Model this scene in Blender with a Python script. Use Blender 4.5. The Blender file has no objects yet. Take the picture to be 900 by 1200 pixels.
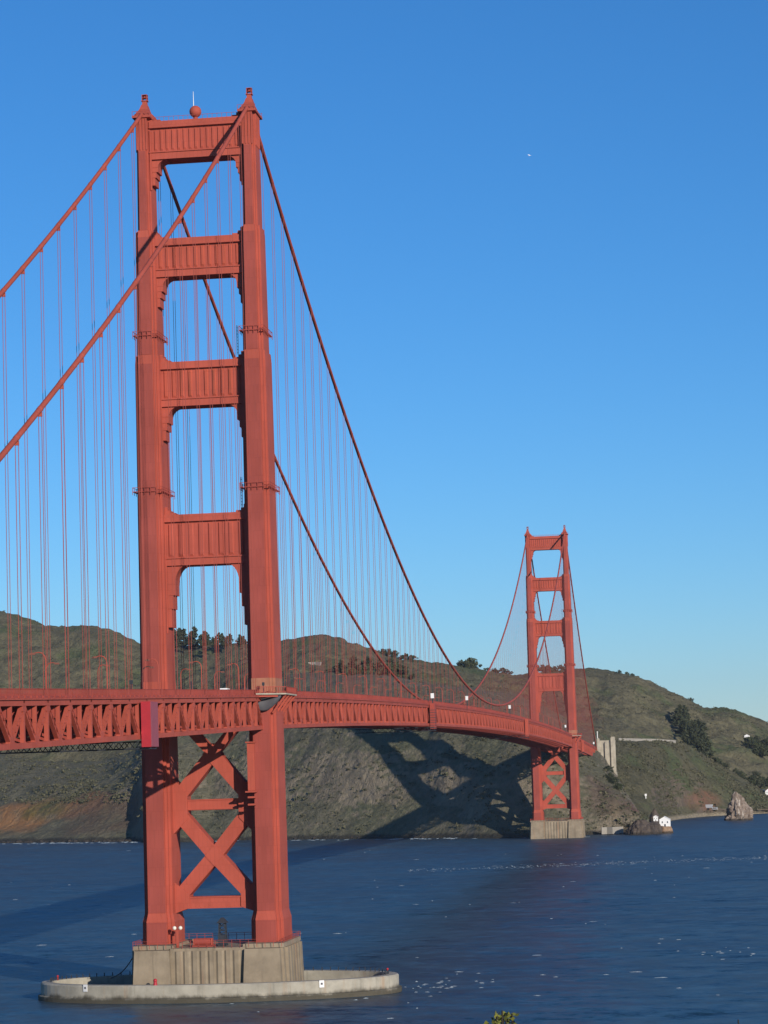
import bpy, math, random
import numpy as np
from mathutils import Vector, noise, Matrix
C = bpy.context.scene.collection
scene = bpy.context.scene
R = math.radians
random.seed(7)

# ------------------------------------------------------------------ camera
CAM = np.array([128.9374, -646.8424, 54.9818])
YAW, PITCH, ROLL, F = -0.1288369, 0.0977408, -0.0317327, 3057.31
_f = np.array([math.sin(YAW)*math.cos(PITCH), math.cos(YAW)*math.cos(PITCH), math.sin(PITCH)])
_r0 = np.array([math.cos(YAW), -math.sin(YAW), 0.0]); _u0 = np.cross(_r0, _f)
_r = _r0*math.cos(ROLL)+_u0*math.sin(ROLL); _u = -_r0*math.sin(ROLL)+_u0*math.cos(ROLL)
cd = bpy.data.cameras.new("camera"); cam = bpy.data.objects.new("camera", cd); C.objects.link(cam)
cam.matrix_world = Matrix(((_r[0], _u[0], -_f[0], CAM[0]), (_r[1], _u[1], -_f[1], CAM[1]), (_r[2], _u[2], -_f[2], CAM[2]), (0, 0, 0, 1)))
cd.sensor_fit = 'VERTICAL'; cd.sensor_height = 36.0; cd.lens = F/1200*36.0
cd.clip_start = 0.5; cd.clip_end = 60000
scene.camera = cam

# ------------------------------------------------------------------ light
SUN_AZ, SUN_EL = 36.0, 16.5            # azimuth measured from south towards east
to_sun = Vector((math.sin(R(SUN_AZ))*math.cos(R(SUN_EL)), -math.cos(R(SUN_AZ))*math.cos(R(SUN_EL)), math.sin(R(SUN_EL))))
sl = bpy.data.lights.new("sun", 'SUN'); so = bpy.data.objects.new("sun", sl); C.objects.link(so)
sl.energy = 4.9; sl.angle = R(0.5); sl.color = (1.0, 0.90, 0.78)
so.rotation_euler = to_sun.to_track_quat('Z', 'Y').to_euler(); so.location = (300, -500, 600)
w = bpy.data.worlds.new("World"); scene.world = w; w.use_nodes = True
nt = w.node_tree; bg = nt.nodes['Background']
sky = nt.nodes.new('ShaderNodeTexSky'); sky.sky_type = 'NISHITA'; sky.sun_disc = False
sky.sun_elevation = R(SUN_EL)
sky.sun_rotation = math.atan2(to_sun.x, to_sun.y)
sky.altitude = 200; sky.air_density = 1.0; sky.dust_density = 0.0; sky.ozone_density = 7.8
hsv = nt.nodes.new('ShaderNodeHueSaturation'); hsv.inputs['Saturation'].default_value = 1.07
nt.links.new(sky.outputs[0], hsv.inputs['Color']); nt.links.new(hsv.outputs[0], bg.inputs['Color'])
bg.inputs['Strength'].default_value = 0.130
scene.view_settings.view_transform = 'Standard'; scene.view_settings.look = 'None'
scene.view_settings.exposure = -0.08; scene.view_settings.gamma = 1.0
scene.view_settings.use_curve_mapping = False
scene.cycles.max_bounces = 6

# ------------------------------------------------------------------ measuring helpers (photo pixel of 900x1200 -> world at a chosen distance)
def ray(px, py):
    return _f + _r*((px-450)/F) - _u*((py-600)/F)
def at(px, py, d):
    return CAM + ray(px, py)*d
def on_z(px, py, z):
    d = ray(px, py); t = (z-CAM[2])/d[2]; return CAM+d*t, t
def project(P):
    d = np.asarray(P)-CAM; z = d@_f
    return 450+F*(d@_r)/z, 600-F*(d@_u)/z, z

# ------------------------------------------------------------------ objects
def tag(o, label=None, cat=None, group=None, kind=None):
    if label: o['label'] = label
    if cat: o['category'] = cat
    if group: o['group'] = group
    if kind: o['kind'] = kind
    return o
def thing(name, loc, label, cat, group=None, rotz=0):
    o = bpy.data.objects.new(name, None); C.objects.link(o); o.empty_display_size = 0.5
    o.location = loc; o.rotation_euler = (0, 0, rotz); return tag(o, label, cat, group)
def copy_tree(o, parent=None):
    c = o.copy(); C.objects.link(c); c.parent = parent
    for ch in o.children: copy_tree(ch, c)
    return c
def mesh_obj(name, me, mat=None, parent=None):
    o = bpy.data.objects.new(name, me); C.objects.link(o)
    if mat: me.materials.append(mat)
    if parent: o.parent = parent
    return o
class MB:
    def __init__(s): s.v = []; s.f = []; s.mi = []; s.sm = []
    def add(s, vs, fs, mi=0, smooth=False):
        n = len(s.v); s.v += [tuple(map(float, v)) for v in vs]
        for f in fs: s.f.append([i+n for i in f]); s.mi.append(mi); s.sm.append(smooth)
        return s
    def box(s, x0, x1, y0, y1, z0, z1, mi=0):
        vs = [(x0,y0,z0),(x1,y0,z0),(x1,y1,z0),(x0,y1,z0),(x0,y0,z1),(x1,y0,z1),(x1,y1,z1),(x0,y1,z1)]
        return s.add(vs, [(3,2,1,0),(4,5,6,7),(0,1,5,4),(1,2,6,5),(2,3,7,6),(3,0,4,7)], mi)
    def cbox(s, c, size, mi=0):
        return s.box(c[0]-size[0]/2, c[0]+size[0]/2, c[1]-size[1]/2, c[1]+size[1]/2, c[2]-size[2]/2, c[2]+size[2]/2, mi)
    def beam(s, p0, p1, wd, ht, side=(1,0,0), mi=0):
        p0 = Vector(p0); p1 = Vector(p1); d = (p1-p0).normalized(); a = Vector(side)
        a = (a-d*a.dot(d)).normalized(); b = d.cross(a)
        vs = [p+a*(sa*wd/2)+b*(sb*ht/2) for p in (p0, p1) for sa, sb in ((-1,-1),(1,-1),(1,1),(-1,1))]
        return s.add(vs, [(3,2,1,0),(4,5,6,7),(0,1,5,4),(1,2,6,5),(2,3,7,6),(3,0,4,7)], mi)
    def tube(s, pts, r, n=8, mi=0, caps=True):
        pts = [Vector(p) for p in pts]; rings = []; base = len(s.v); vs = []
        up = Vector((0,0,1)); prev = None
        for i, p in enumerate(pts):
            d = (pts[min(i+1, len(pts)-1)]-pts[max(i-1, 0)]).normalized()
            a = prev if prev else (Vector((1,0,0)) if abs(d.x) < .9 else up)
            a = (a-d*a.dot(d)).normalized(); prev = a; b = d.cross(a)
            rr = r[i] if isinstance(r, (list, tuple)) else r
            vs += [p+a*(math.cos(2*math.pi*k/n)*rr)+b*(math.sin(2*math.pi*k/n)*rr) for k in range(n)]
        fs = []
        for i in range(len(pts)-1):
            for k in range(n): fs.append((i*n+k, i*n+(k+1)%n, (i+1)*n+(k+1)%n, (i+1)*n+k))
        s.add(vs, fs, mi, True)
        if caps:
            m = len(pts)-1
            s.add(vs[:n], [tuple(range(n))[::-1]], mi); s.add(vs[m*n:], [tuple(range(n))], mi)
        return s
    def loft(s, polys, mi=0, smooth=False):            # list of equal-length 3-D loops (counter-clockwise from above, rising)
        n = len(polys[0]); vs = [p for q in polys for p in q]; fs = [tuple(range(n))[::-1], tuple(range((len(polys)-1)*n, len(polys)*n))]
        for i in range(len(polys)-1):
            for k in range(n): fs.append((i*n+k, i*n+(k+1)%n, (i+1)*n+(k+1)%n, (i+1)*n+k))
        return s.add(vs, fs, mi, smooth)
    def slab_xz(s, poly, y0, y1, mi=0):                # polygon in x-z (counter-clockwise seen from -y), thickness in y
        n = len(poly); vs = [(x, y0, z) for x, z in poly]+[(x, y1, z) for x, z in poly]
        fs = [tuple(range(n)), tuple(range(n, 2*n))[::-1]]
        for k in range(n): fs.append((k, n+k, n+(k+1)%n, (k+1)%n))
        return s.add(vs, fs, mi)
    def ball(s, c, r, nu=12, nv=8, mi=0):
        vs = []; fs = []; r = r if isinstance(r, (tuple, list)) else (r, r, r)
        for j in range(nv+1):
            t = math.pi*j/nv
            for i in range(nu):
                a = 2*math.pi*i/nu; vs.append((c[0]+r[0]*math.sin(t)*math.cos(a), c[1]+r[1]*math.sin(t)*math.sin(a), c[2]-r[2]*math.cos(t)))
        for j in range(nv):
            for i in range(nu): fs.append((j*nu+i, j*nu+(i+1)%nu, (j+1)*nu+(i+1)%nu, (j+1)*nu+i))
        return s.add(vs, fs, mi, True)
    def mesh(s, name):
        me = bpy.data.meshes.new(name); me.from_pydata(s.v, [], s.f)
        me.polygons.foreach_set('use_smooth', s.sm); me.polygons.foreach_set('material_index', s.mi)
        me.update(); return me
    def build(s, name, mat=None, parent=None):
        return mesh_obj(name, s.mesh(name), mat, parent)

# ------------------------------------------------------------------ materials
class NT:
    def __init__(s, name, rough=0.6, spec=0.3):
        s.m = bpy.data.materials.new(name); s.m.use_nodes = True; s.t = s.m.node_tree
        s.b = s.t.nodes['Principled BSDF']; s.b.inputs['Roughness'].default_value = rough
        s.b.inputs['Specular IOR Level'].default_value = spec
        s.geo = s.t.nodes.new('ShaderNodeNewGeometry')
    def n(s, typ, **kw):
        x = s.t.nodes.new(typ)
        for k, v in kw.items(): setattr(x, k, v)
        return x
    def l(s, a, b): s.t.links.new(a, b)
    def val(s, sock, v):
        if hasattr(v, 'is_linked') or hasattr(v, 'links'): s.l(v, sock)
        else: sock.default_value = v
    def pos(s, scale=(1,1,1), off=(0,0,0), world=True):
        mp = s.n('ShaderNodeMapping'); mp.inputs['Scale'].default_value = scale; mp.inputs['Location'].default_value = off
        if world: s.l(s.geo.outputs['Position'], mp.inputs['Vector'])
        else:
            tc = s.n('ShaderNodeTexCoord'); s.l(tc.outputs['Object'], mp.inputs['Vector'])
        return mp.outputs[0]
    def noise(s, vec, scale=1.0, detail=6, rough=0.6, dist=0.0):
        x = s.n('ShaderNodeTexNoise'); s.l(vec, x.inputs['Vector']); x.inputs['Scale'].default_value = scale
        x.inputs['Detail'].default_value = detail; x.inputs['Roughness'].default_value = rough; x.inputs['Distortion'].default_value = dist
        return x.outputs[0]
    def ramp(s, fac, a, b, va=0.0, vb=1.0):
        x = s.n('ShaderNodeMapRange'); x.interpolation_type = 'SMOOTHSTEP'; s.l(fac, x.inputs[0])
        for i, v in enumerate((a, b, va, vb)): x.inputs[i+1].default_value = v
        return x.outputs[0]
    def math(s, op, a, b=0.0):
        x = s.n('ShaderNodeMath', operation=op); s.val(x.inputs[0], a); s.val(x.inputs[1], b); return x.outputs[0]
    def mix(s, fac, a, b):
        x = s.n('ShaderNodeMix', data_type='RGBA'); s.val(x.inputs[0], fac)
        for sock, v in ((x.inputs[6], a), (x.inputs[7], b)):
            if isinstance(v, tuple): sock.default_value = v+(1,) if len(v) == 3 else v
            else: s.l(v, sock)
        return x.outputs[2]
    def color(s, c):
        if isinstance(c, tuple): s.b.inputs['Base Color'].default_value = c+(1,)
        else: s.l(c, s.b.inputs['Base Color'])
        return s
    def bump(s, h, strength=0.5, dist=1.0):
        x = s.n('ShaderNodeBump'); s.l(h, x.inputs['Height']); x.inputs['Strength'].default_value = strength; x.inputs['Distance'].default_value = dist
        s.l(x.outputs[0], s.b.inputs['Normal']); return s
    def patch(s, centre, radii, soft=0.6):               # 0..1 round patch of ground at a world place
        c = s.n('ShaderNodeVectorMath', operation='SUBTRACT'); s.l(s.geo.outputs['Position'], c.inputs[0]); c.inputs[1].default_value = tuple(float(v) for v in centre)
        q = s.n('ShaderNodeVectorMath', operation='DIVIDE'); s.l(c.outputs[0], q.inputs[0]); q.inputs[1].default_value = radii
        ln = s.n('ShaderNodeVectorMath', operation='LENGTH'); s.l(q.outputs[0], ln.inputs[0])
        nz = s.noise(s.pos((.03,.03,.03)), 1.0, 4)
        v = s.math('ADD', ln.outputs['Value'], s.math('MULTIPLY', s.math('SUBTRACT', nz, 0.5), 1.2))
        return s.ramp(v, 1.0, 1.0-soft, 0.0, 1.0)
    def zc(s):
        x = s.n('ShaderNodeSeparateXYZ'); s.l(s.geo.outputs['Position'], x.inputs[0]); return x.outputs[2]
    def nz(s):
        x = s.n('ShaderNodeSeparateXYZ'); s.l(s.geo.outputs['Normal'], x.inputs[0]); return x.outputs[2]

def steel(name, base, stain, amount, rough=0.65):
    k = NT(name, rough, 0.12)
    a = k.noise(k.pos((.9,.9,.05)), 1.0, 5, .6)
    b = k.noise(k.pos((.12,.12,.10)), 1.0, 4, .55)
    c = k.mix(k.ramp(b, .3, .75), tuple(v*.90 for v in base), tuple(min(1, v*1.10) for v in base))
    c = k.mix(k.ramp(a, .60-amount*.12, .80, 0, amount), c, stain)
    cx = k.n('ShaderNodeSeparateXYZ'); k.l(k.geo.outputs['Position'], cx.inputs[0]); cb = k.n('ShaderNodeCombineXYZ')
    k.l(k.math('ADD', cx.outputs[0], cx.outputs[1]), cb.inputs[0]); k.l(cx.outputs[2], cb.inputs[1])
    br = k.n('ShaderNodeTexBrick'); k.l(cb.outputs[0], br.inputs['Vector']); br.offset = .5
    for nm, v in (('Scale', 1.0), ('Mortar Size', .05), ('Mortar Smooth', .3), ('Brick Width', 1.1), ('Row Height', 4.6)): br.inputs[nm].default_value = v
    br.inputs['Color1'].default_value = (.945, .945, .945, 1); br.inputs['Color2'].default_value = (1.02, 1.02, 1.02, 1); br.inputs['Mortar'].default_value = (.84, .83, .83, 1)
    mu = k.n('ShaderNodeMix', data_type='RGBA', blend_type='MULTIPLY'); mu.inputs[0].default_value = 1; k.l(c, mu.inputs[6]); k.l(br.outputs['Color'], mu.inputs[7])
    rs = k.noise(k.pos((2.2,2.2,.11), (3,8,1)), 1.0, 6, .7)
    c = k.mix(k.ramp(rs, .62, .78, 0, .45), mu.outputs[2], (.11, .035, .02))
    k.color(c); return k.m
IO = (0.405, 0.086, 0.057)
M = {}
M['steel'] = steel('red_orange_steel', IO, (.20, .045, .03), .35)
M['steel_worn'] = steel('stained_steel', (.41, .085, .052), (.08, .04, .024), .75)
M['steel_dull'] = steel('dull_red_steel', (.34, .068, .05), (.15, .04, .03), .4)
M['steel_plate'] = steel('faded_red_steel', (.315, .070, .054), (.20, .06, .045), .4, .75)
M['steel_cable'] = steel('cable_paint', (.40, .085, .056), (.2, .05, .035), .3)
M['rope'] = steel('rope_paint', (.34, .08, .06), (.2, .05, .035), .2)
def plain(name, col, rough=.6, spec=.3, nscale=.8, var=.12):
    k = NT(name, rough, spec); n = k.noise(k.pos(), nscale, 5)
    k.color(k.mix(n, tuple(v*(1-var) for v in col), tuple(min(1, v*(1+var)) for v in col))); return k.m
M['white'] = plain('white_paint', (.78, .78, .76), .5)
M['asphalt'] = plain('asphalt', (.06, .06, .06), .85)
M['dark_steel'] = plain('dark_steel', (.03, .035, .045), .6)
M['tarp_red'] = plain('crimson_tarp', (.40, .028, .04), .5, .3, .6, .25)
M['tarp_purple'] = plain('faded_purple_tarp', (.30, .075, .095), .6, .3, .6, .2)
M['tarp_dark'] = plain('grey_tarp', (.10, .10, .11), .7)
M['primer'] = plain('pale_primer', (.36, .15, .09), .7, .2, .5, .35)
M['glass'] = plain('dark_glass', (.02, .025, .03), .1, .6)
M['tyre'] = plain('tyre', (.02, .02, .02), .8)
M['yellow'] = plain('yellow_paint', (.70, .42, .05), .5)
M['lamp_head'] = plain('lamp_head_paint', (.20, .075, .05), .6)
M['silver'] = plain('silver_paint', (.45, .46, .48), .4)
M['red_car'] = plain('dark_red_paint', (.25, .03, .03), .4)
M['green_dark'] = plain('dark_green_paint', (.02, .04, .035), .5)
M['lens'] = plain('lamp_glass', (.75, .72, .62), .3)
M['bark'] = plain('bark', (.07, .055, .04), .9)
def concrete(name, base, rust, tide):
    k = NT(name, .85, .2)
    a = k.noise(k.pos((.55,.55,.03)), 1.0, 6, .65)
    b = k.noise(k.pos((.2,.2,.2)), 1.0, 6)
    c = k.mix(k.ramp(b, .3, .7), tuple(v*.8 for v in base), tuple(v*1.15 for v in base))
    c = k.mix(k.ramp(a, .52, .72, 0, .6), c, tuple(v*.5 for v in base))
    r2 = k.noise(k.pos((.35,.35,.02), (9,4,0)), 1.0, 5)
    c = k.mix(k.ramp(r2, .55, .75, 0, .55), c, rust)
    if tide:
        zz = k.math('ADD', k.zc(), k.math('MULTIPLY', k.noise(k.pos((.25,.25,.12)), 1.0, 5, .7), -3.4))
        c = k.mix(k.ramp(zz, -.9, .5, 0.9, 0), c, (.05, .044, .03))
    k.color(c).bump(b, .4, .15); return k.m
M['concrete'] = concrete('stained_concrete', (.27, .22, .155), (.30, .13, .06), False)
M['fender'] = concrete('fender_concrete', (.37, .345, .28), (.33, .2, .11), True)
M['concrete_pale'] = concrete('pale_concrete', (.40, .36, .28), (.30, .22, .14), False)
M['wall'] = plain('roadside_wall', (.30, .28, .24), .8)

# ------------------------------------------------------------------ profile of the bridge
def z_cable_side(s): return 226.0-0.559*s+0.000253*s*s
def z_cable(y):
    if y < 0: return z_cable_side(-y)
    if y > 1280: return z_cable_side(y-1280)
    return 84.3+140.9*((y-640)/640)**2
def z_bot(y):                              # underside of the lower chord
    if y < 0: return 65.6+0.0245*y
    if y > 1280: return 65.6-0.0245*(y-1280)
    return 65.6+6.2*(1-((y-640)/640)**2)
DEPTH = 8.0
def z_top(y): return z_bot(y)+DEPTH
TX = 13.7

# ------------------------------------------------------------------ towers
def leg_poly(W, D, a, b, z):
    q = [(W, D-2*b), (W-a, D-2*b), (W-a, D-b), (W-2*a, D-b), (W-2*a, D)]       # east edge to north face
    # counter-clockwise from above, starting at east
    ne = q; nw = [(-x, y) for x, y in q[::-1]]; sw = [(-x, -y) for x, y in q]; se = [(x, -y) for x, y in q[::-1]]
    return [(x, y, z) for x, y in ne+nw+sw+se]
def make_tower(loc, label, group):
    t = thing('bridge_tower', loc, label, 'bridge tower', group)
    for sx in (-1, 1):
        m = MB(); cx = sx*TX
        def P(W, D, a, b, z): return [(x+cx, y, zz) for x, y, zz in leg_poly(W, D, a, b, z)]
        m.loft([P(4.1, 8.1, .72, 1.15, 13.3), P(4.05, 8.1, .72, 1.15, 18.8), P(3.58, 7.5, .65, 1.1, 20.8), P(3.5, 7.3, .65, 1.1, 73.0)])
        m.loft([P(3.42, 7.1, .62, 1.1, 73.01), P(3.1, 6.65, .6, 1.05, 158.8), P(2.95, 6.4, .58, 1.0, 161.0)])
        m.loft([P(2.65, 6.0, .5, 1.0, 161.01), P(2.45, 5.6, .5, 1.0, 191.5), P(2.3, 5.45, .5, 1.0, 193.2)])
        m.loft([P(1.85, 5.0, .38, .9, 193.21), P(1.7, 4.7, .38, .9, 222.6)])
        # fluting at the head
        for sy in (-1, 1):
            for k in range(4):
                xx = cx-1.2+k*.8; m.box(xx-.17, xx+.17, sy*4.75-.2, sy*4.75+.2, 214.2, 222.4)
        for k in range(5):
            yy = -2.4+k*1.2
            m.box(cx-2.02, cx+2.02, yy-.2, yy+.2, 214.2, 222.4)
        m.build('leg', M['steel'], t)
        # flat cover plates on the broad faces, duller than the rest
        for sy in (-1, 1):
            q = MB()
            for za, zb_, Wa, Wb, Da, Db in ((21.0, 73.0, 2.28, 2.2, 7.5, 7.3), (73.1, 158.6, 2.18, 1.9, 7.1, 6.65), (161.1, 191.4, 1.65, 1.45, 6.0, 5.6), (193.3, 213.9, 1.09, .98, 5.0, 4.78), (13.4, 18.7, 2.66, 2.61, 8.1, 8.1)):
                y0a, y0b = sy*(Da-.1), sy*(Db-.1); y1a, y1b = sy*(Da+.1), sy*(Db+.1)
                la = [(cx-Wa+.08, min(y0a, y1a), za), (cx+Wa-.08, min(y0a, y1a), za), (cx+Wa-.08, max(y0a, y1a), za), (cx-Wa+.08, max(y0a, y1a), za)]
                lb = [(cx-Wb+.08, min(y0b, y1b), zb_), (cx+Wb-.08, min(y0b, y1b), zb_), (cx+Wb-.08, max(y0b, y1b), zb_), (cx-Wb+.08, max(y0b, y1b), zb_)]
                q.loft([la, lb])
            q.build('cover_plate', M['steel_plate'], t)
        # walkway bands
        for zb, W, D in ((165.9, 2.63, 5.95), (126.0, 3.32, 6.85)):
            g = MB(); e = .5
            x0, x1, y0, y1 = cx-W-e, cx+W+e, -D-e, D+e
            for (a0, a1, b0, b1) in ((x0, x1, y0, -D+.0), (x0, x1, D, y1), (x0, cx-W, -D+.01, D-.01), (cx+W, x1, -D+.01, D-.01)):
                g.box(a0, a1, b0, b1, zb, zb+.18)
            for hz in (1.15,):
                for p0, p1 in (((x0, y0), (x1, y0)), ((x1, y0), (x1, y1)), ((x1, y1), (x0, y1)), ((x0, y1), (x0, y0))):
                    g.beam((p0[0], p0[1], zb+hz), (p1[0], p1[1], zb+hz), .1, .1, (0, 0, 1))
            nx = 5
            for i in range(nx+1):
                fx = x0+(x1-x0)*i/nx
                for yy in (y0, y1): g.box(fx-.06, fx+.06, yy-.06, yy+.06, zb-.7, zb+1.2)
            for i in range(1, 7):
                fy = y0+(y1-y0)*i/7
                for xx in (x0, x1): g.box(xx-.06, xx+.06, fy-.06, fy+.06, zb-.7, zb+1.2)
            g.build('walkway_band', M['steel_dull'], t)
        # saddle housing, pinnacle
        h = MB(); h.box(cx-2.35, cx+2.35, -5.2, 5.2, 222.61, 223.2)
        def rect(wx, wy, z): return [(cx-wx, -wy, z), (cx+wx, -wy, z), (cx+wx, wy, z), (cx-wx, wy, z)]
        h.loft([rect(2.1, 4.9, 223.21), rect(1.65, 3.6, 224.2), rect(1.1, 1.9, 225.6), rect(.75, 1.0, 227.0)])
        h.loft([rect(.62, .8, 227.01), rect(.55, .6, 228.0)])
        h.box(cx-.85, cx+.85, -.85, .85, 228.01, 228.2)
        hs = h.build('saddle_housing', M['steel'], t)
        b = MB()
        for ax in (-.6, .6):
            for ay in (-.6, .6): b.box(cx+ax-.1, cx+ax+.1, ay-.1, ay+.1, 228.21, 229.6)
        b.box(cx-.72, cx+.72, -.72, .72, 229.61, 229.75); b.box(cx-.72, cx+.72, -.72, .72, 228.8, 228.92); b.ball((cx, 0, 229.1), .42)
        b.build('beacon', M['steel_dull'], hs)
        for yy in (-5.0, 5.0):
            r = MB(); r.beam((cx-2.3, yy, 224.3), (cx+2.3, yy, 224.3), .08, .08, (0, 0, 1))
            for k in range(5): r.box(cx-2.3+1.13*k-.05, cx-2.3+1.13*k+.05, yy-.05, yy+.05, 223.2, 224.3)
            r.build('railing', M['steel_dull'], hs)
    # struts: zt, zb, leg half width there, number of ribs, bracket height, bracket reach
    for (zt, zb, W, nr, bh, br, mat) in ((221.9, 211.9, 1.8, 14, 6.5, 4.2, 'steel'), (191.2, 181.3, 2.3, 11, 7.5, 4.4, 'steel_worn'),
                                         (159.3, 147.9, 2.95, 9, 8.5, 4.6, 'steel_worn'), (120.3, 107.4, 3.3, 7, 15.5, 5.2, 'steel')):
        xe = TX-W; yf = 3.0; s = MB()
        s.box(-xe-.3, xe+.3, -yf+.35, yf-.35, zb+.3, zt-.3)
        for sy in (-1, 1):
            ya, yb = sorted((sy*(yf-.36), sy*(yf+.25)))
            s.box(-xe-.2, xe+.2, ya, yb, zt-1.5, zt); s.box(-xe-.2, xe+.2, ya, yb, zb, zb+1.7)
            ya, yb = sorted((sy*(yf-.36), sy*(yf+.55)))
            s.box(-xe-.2, xe+.2, ya, yb, zt-1.85, zt-1.52); s.box(-xe-.2, xe+.2, ya, yb, zb+1.72, zb+2.0)
        top = s.build('portal_strut', M['steel'], t)
        xs = xe-1.4; pitch = 2*xs/nr
        for sy in (-1, 1):
            pr = MB()                                   # chevron ribs
            for k in range(nr+1):
                x = -xs+k*pitch; hw = pitch*.27
                y0 = sy*(yf-.35); y1 = sy*(yf-.05)
                za, zb2 = zb+2.2, zt-2.1
                vs = [(x-hw, y0, za), (x+hw, y0, za), (x+hw*.55, y1, za+.6), (x-hw*.55, y1, za+.6), (x-hw, y0, zb2), (x+hw, y0, zb2), (x+hw*.55, y1, zb2-.6), (x-hw*.55, y1, zb2-.6)]
                pr.add(vs, [(0,1,2,3),(4,7,6,5),(0,3,7,4),(3,2,6,7),(2,1,5,6)] if sy < 0 else [(3,2,1,0),(5,6,7,4),(4,7,3,0),(7,6,2,3),(6,5,1,2)])
            pr.build('fluted_panel', M[mat], top)
        for sx in (-1, 1):                              # stepped brackets below and small steps on top
            k = MB()
            # quarter-round under the beam, then narrow steps down the leg
            R1, H1 = br, bh*.30; arc = [(xe+.25, zb-.004)]+[(xe-br*.42-(br*.58)*(1-math.sin(q*math.pi/14)), zb-.004-H1*(1-math.cos(q*math.pi/14))) for q in range(8)]+[(xe+.25, zb-.004-H1)]
            arc = [(sx*x, z) for x, z in arc]
            ar = sum(arc[i][0]*arc[(i+1) % len(arc)][1]-arc[(i+1) % len(arc)][0]*arc[i][1] for i in range(len(arc)))
            k.slab_xz(arc if ar > 0 else arc[::-1], -yf+.4, yf-.4)
            for i, (za, zb_, rr) in enumerate(((.30, .48, .42), (.48, .70, .31), (.70, 1.0, .22))):
                d = yf-.5-.12*i; xa, xb = sorted((sx*(xe+.25), sx*(xe-br*rr)))
                k.box(xa, xb, -d, d, zb-bh*zb_+.003, zb-bh*za-.007)
            for (dz, rr) in ((1.0, 2.6), (2.2, 1.3), (3.8, .6)):
                xa, xb = sorted((sx*(xe+.2), sx*(xe-rr))); k.box(xa, xb, -2.5+dz*.1, 2.5-dz*.1, zt+.004, zt+dz*.55)
            xa, xb = sorted((sx*(xe-.3), sx*(xe+.1)))
            k.box(xa, xb, -3.35, -2.9, zb-bh-1.5, zt-2.3); 
            k.build('bracket', M['steel'], top)
    for sy in (-1, 1):                                  # railing along the top strut
        s = MB()
        for k in range(18): s.box(-10.7+k*1.26-.04, -10.7+k*1.26+.04, sy*3-.04, sy*3+.04, 221.92, 223.0)
        s.beam((-10.7, sy*3, 223.0), (10.7, sy*3, 223.0), .08, .08, (0, 0, 1))
        s.build('railing', M['steel_dull'], t)
    # bracing below the deck
    yf = 2.1
    def plate_beam(m, x0, z0, x1, z1, wd, dy=0):
        d = Vector((x1-x0, 0, z1-z0)).normalized(); nrm = Vector((-d.z, 0, d.x))*(wd/2)
        a = Vector((x0, 0, z0)); b = Vector((x1, 0, z1))
        poly = [(a-nrm), (b-nrm), (b+nrm), (a+nrm)]
        pts = [(p.x, p.z) for p in poly]
        area = sum(pts[i][0]*pts[(i+1)%4][1]-pts[(i+1)%4][0]*pts[i][1] for i in range(4))
        if area < 0: pts = pts[::-1]
        m.slab_xz(pts, -yf-dy, yf+dy)
    for k, (x0, z0, x1, z1) in enumerate(((-10.6, 47.2, 0, 59.8), (10.6, 47.2, 0, 59.8), (0, 59.8, -10.4, 71.5), (0, 59.8, 10.4, 71.5),
                         (-10.6, 47.2, 0, 34.6), (10.6, 47.2, 0, 34.6), (0, 34.6, -10.6, 23.0), (0, 34.6, 10.6, 23.0))):
        m = MB(); plate_beam(m, x0, z0, x1, z1, 3.4 if z1 < 65 else 2.2, .012*(k % 4)); m.build('diagonal_brace', M['steel'], t)
    m = MB(); m.box(-10.4, 10.4, -1.5, 1.5, 45.9, 48.6); 
    for z in (46.0, 48.3): m.box(-9.5, 9.5, -1.7, 1.7, z, z+.3)
    m.build('cross_beam', M['steel'], t)
    m = MB(); m.box(-10.4, 10.4, -2.0, 2.0, 21.7, 24.4)
    for z in (21.6, 24.2): m.box(-9.4, 9.4, -2.2, 2.2, z, z+.3)
    m.build('cross_beam', M['steel'], t)
    for sx in (-1, 1):
        for zc_, hh in ((47.2, 7.4), (23.0, 5.4)):
            m = MB(); x = sx*10.5
            lo = -hh if zc_ > 30 else -2.6
            pts = [(x, zc_+lo), (x-sx*4.0, zc_+lo*.45), (x-sx*4.0, zc_+hh*.4), (x, zc_+hh)]
            if sx > 0: pts = pts[::-1]
            m.slab_xz(pts, -2.35, 2.35); m.build('gusset_plate', M['steel'], t)
    for zc_ in (59.8, 34.6):
        m = MB(); m.slab_xz([(-2.4, zc_), (0, zc_-2.7), (2.4, zc_), (0, zc_+2.7)], -2.3, 2.3); m.build('gusset_plate', M['steel'], t)
    # concrete pier: two fluted pedestals and a lower fluted wall between
    p = MB()
    def taper(m, x0, x1, y0, y1, z0, z1, d):
        m.loft([[(x0-d, y0-d, z0), (x1+d, y0-d, z0), (x1+d, y1+d, z0), (x0-d, y1+d, z0)], [(x0, y0, z1), (x1, y0, z1), (x1, y1, z1), (x0, y1, z1)]])
    for sx in (-1, 1):
        cx = sx*TX
        taper(p, cx-4.9, cx+4.9, -12.5, 12.5, -4.0, 12.3, .9); taper(p, cx-5.0, cx+5.0, -12.6, 12.6, 12.31, 13.29, .15)
        for sy in (-1, 1):
            taper(p, cx-4.3, cx+4.3, sy*13.6-1.2, sy*13.6+1.2, -4.0, 12.25, .8)
        for k in range(6):
            y = -9.5+k*3.8
            taper(p, cx+sx*5.3-.45, cx+sx*5.3+.45, y-.95, y+.95, -4.0, 12.2, .5)
    p.box(-9.3, 9.3, -13.6, 13.6, -4.0, 12.6)
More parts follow.
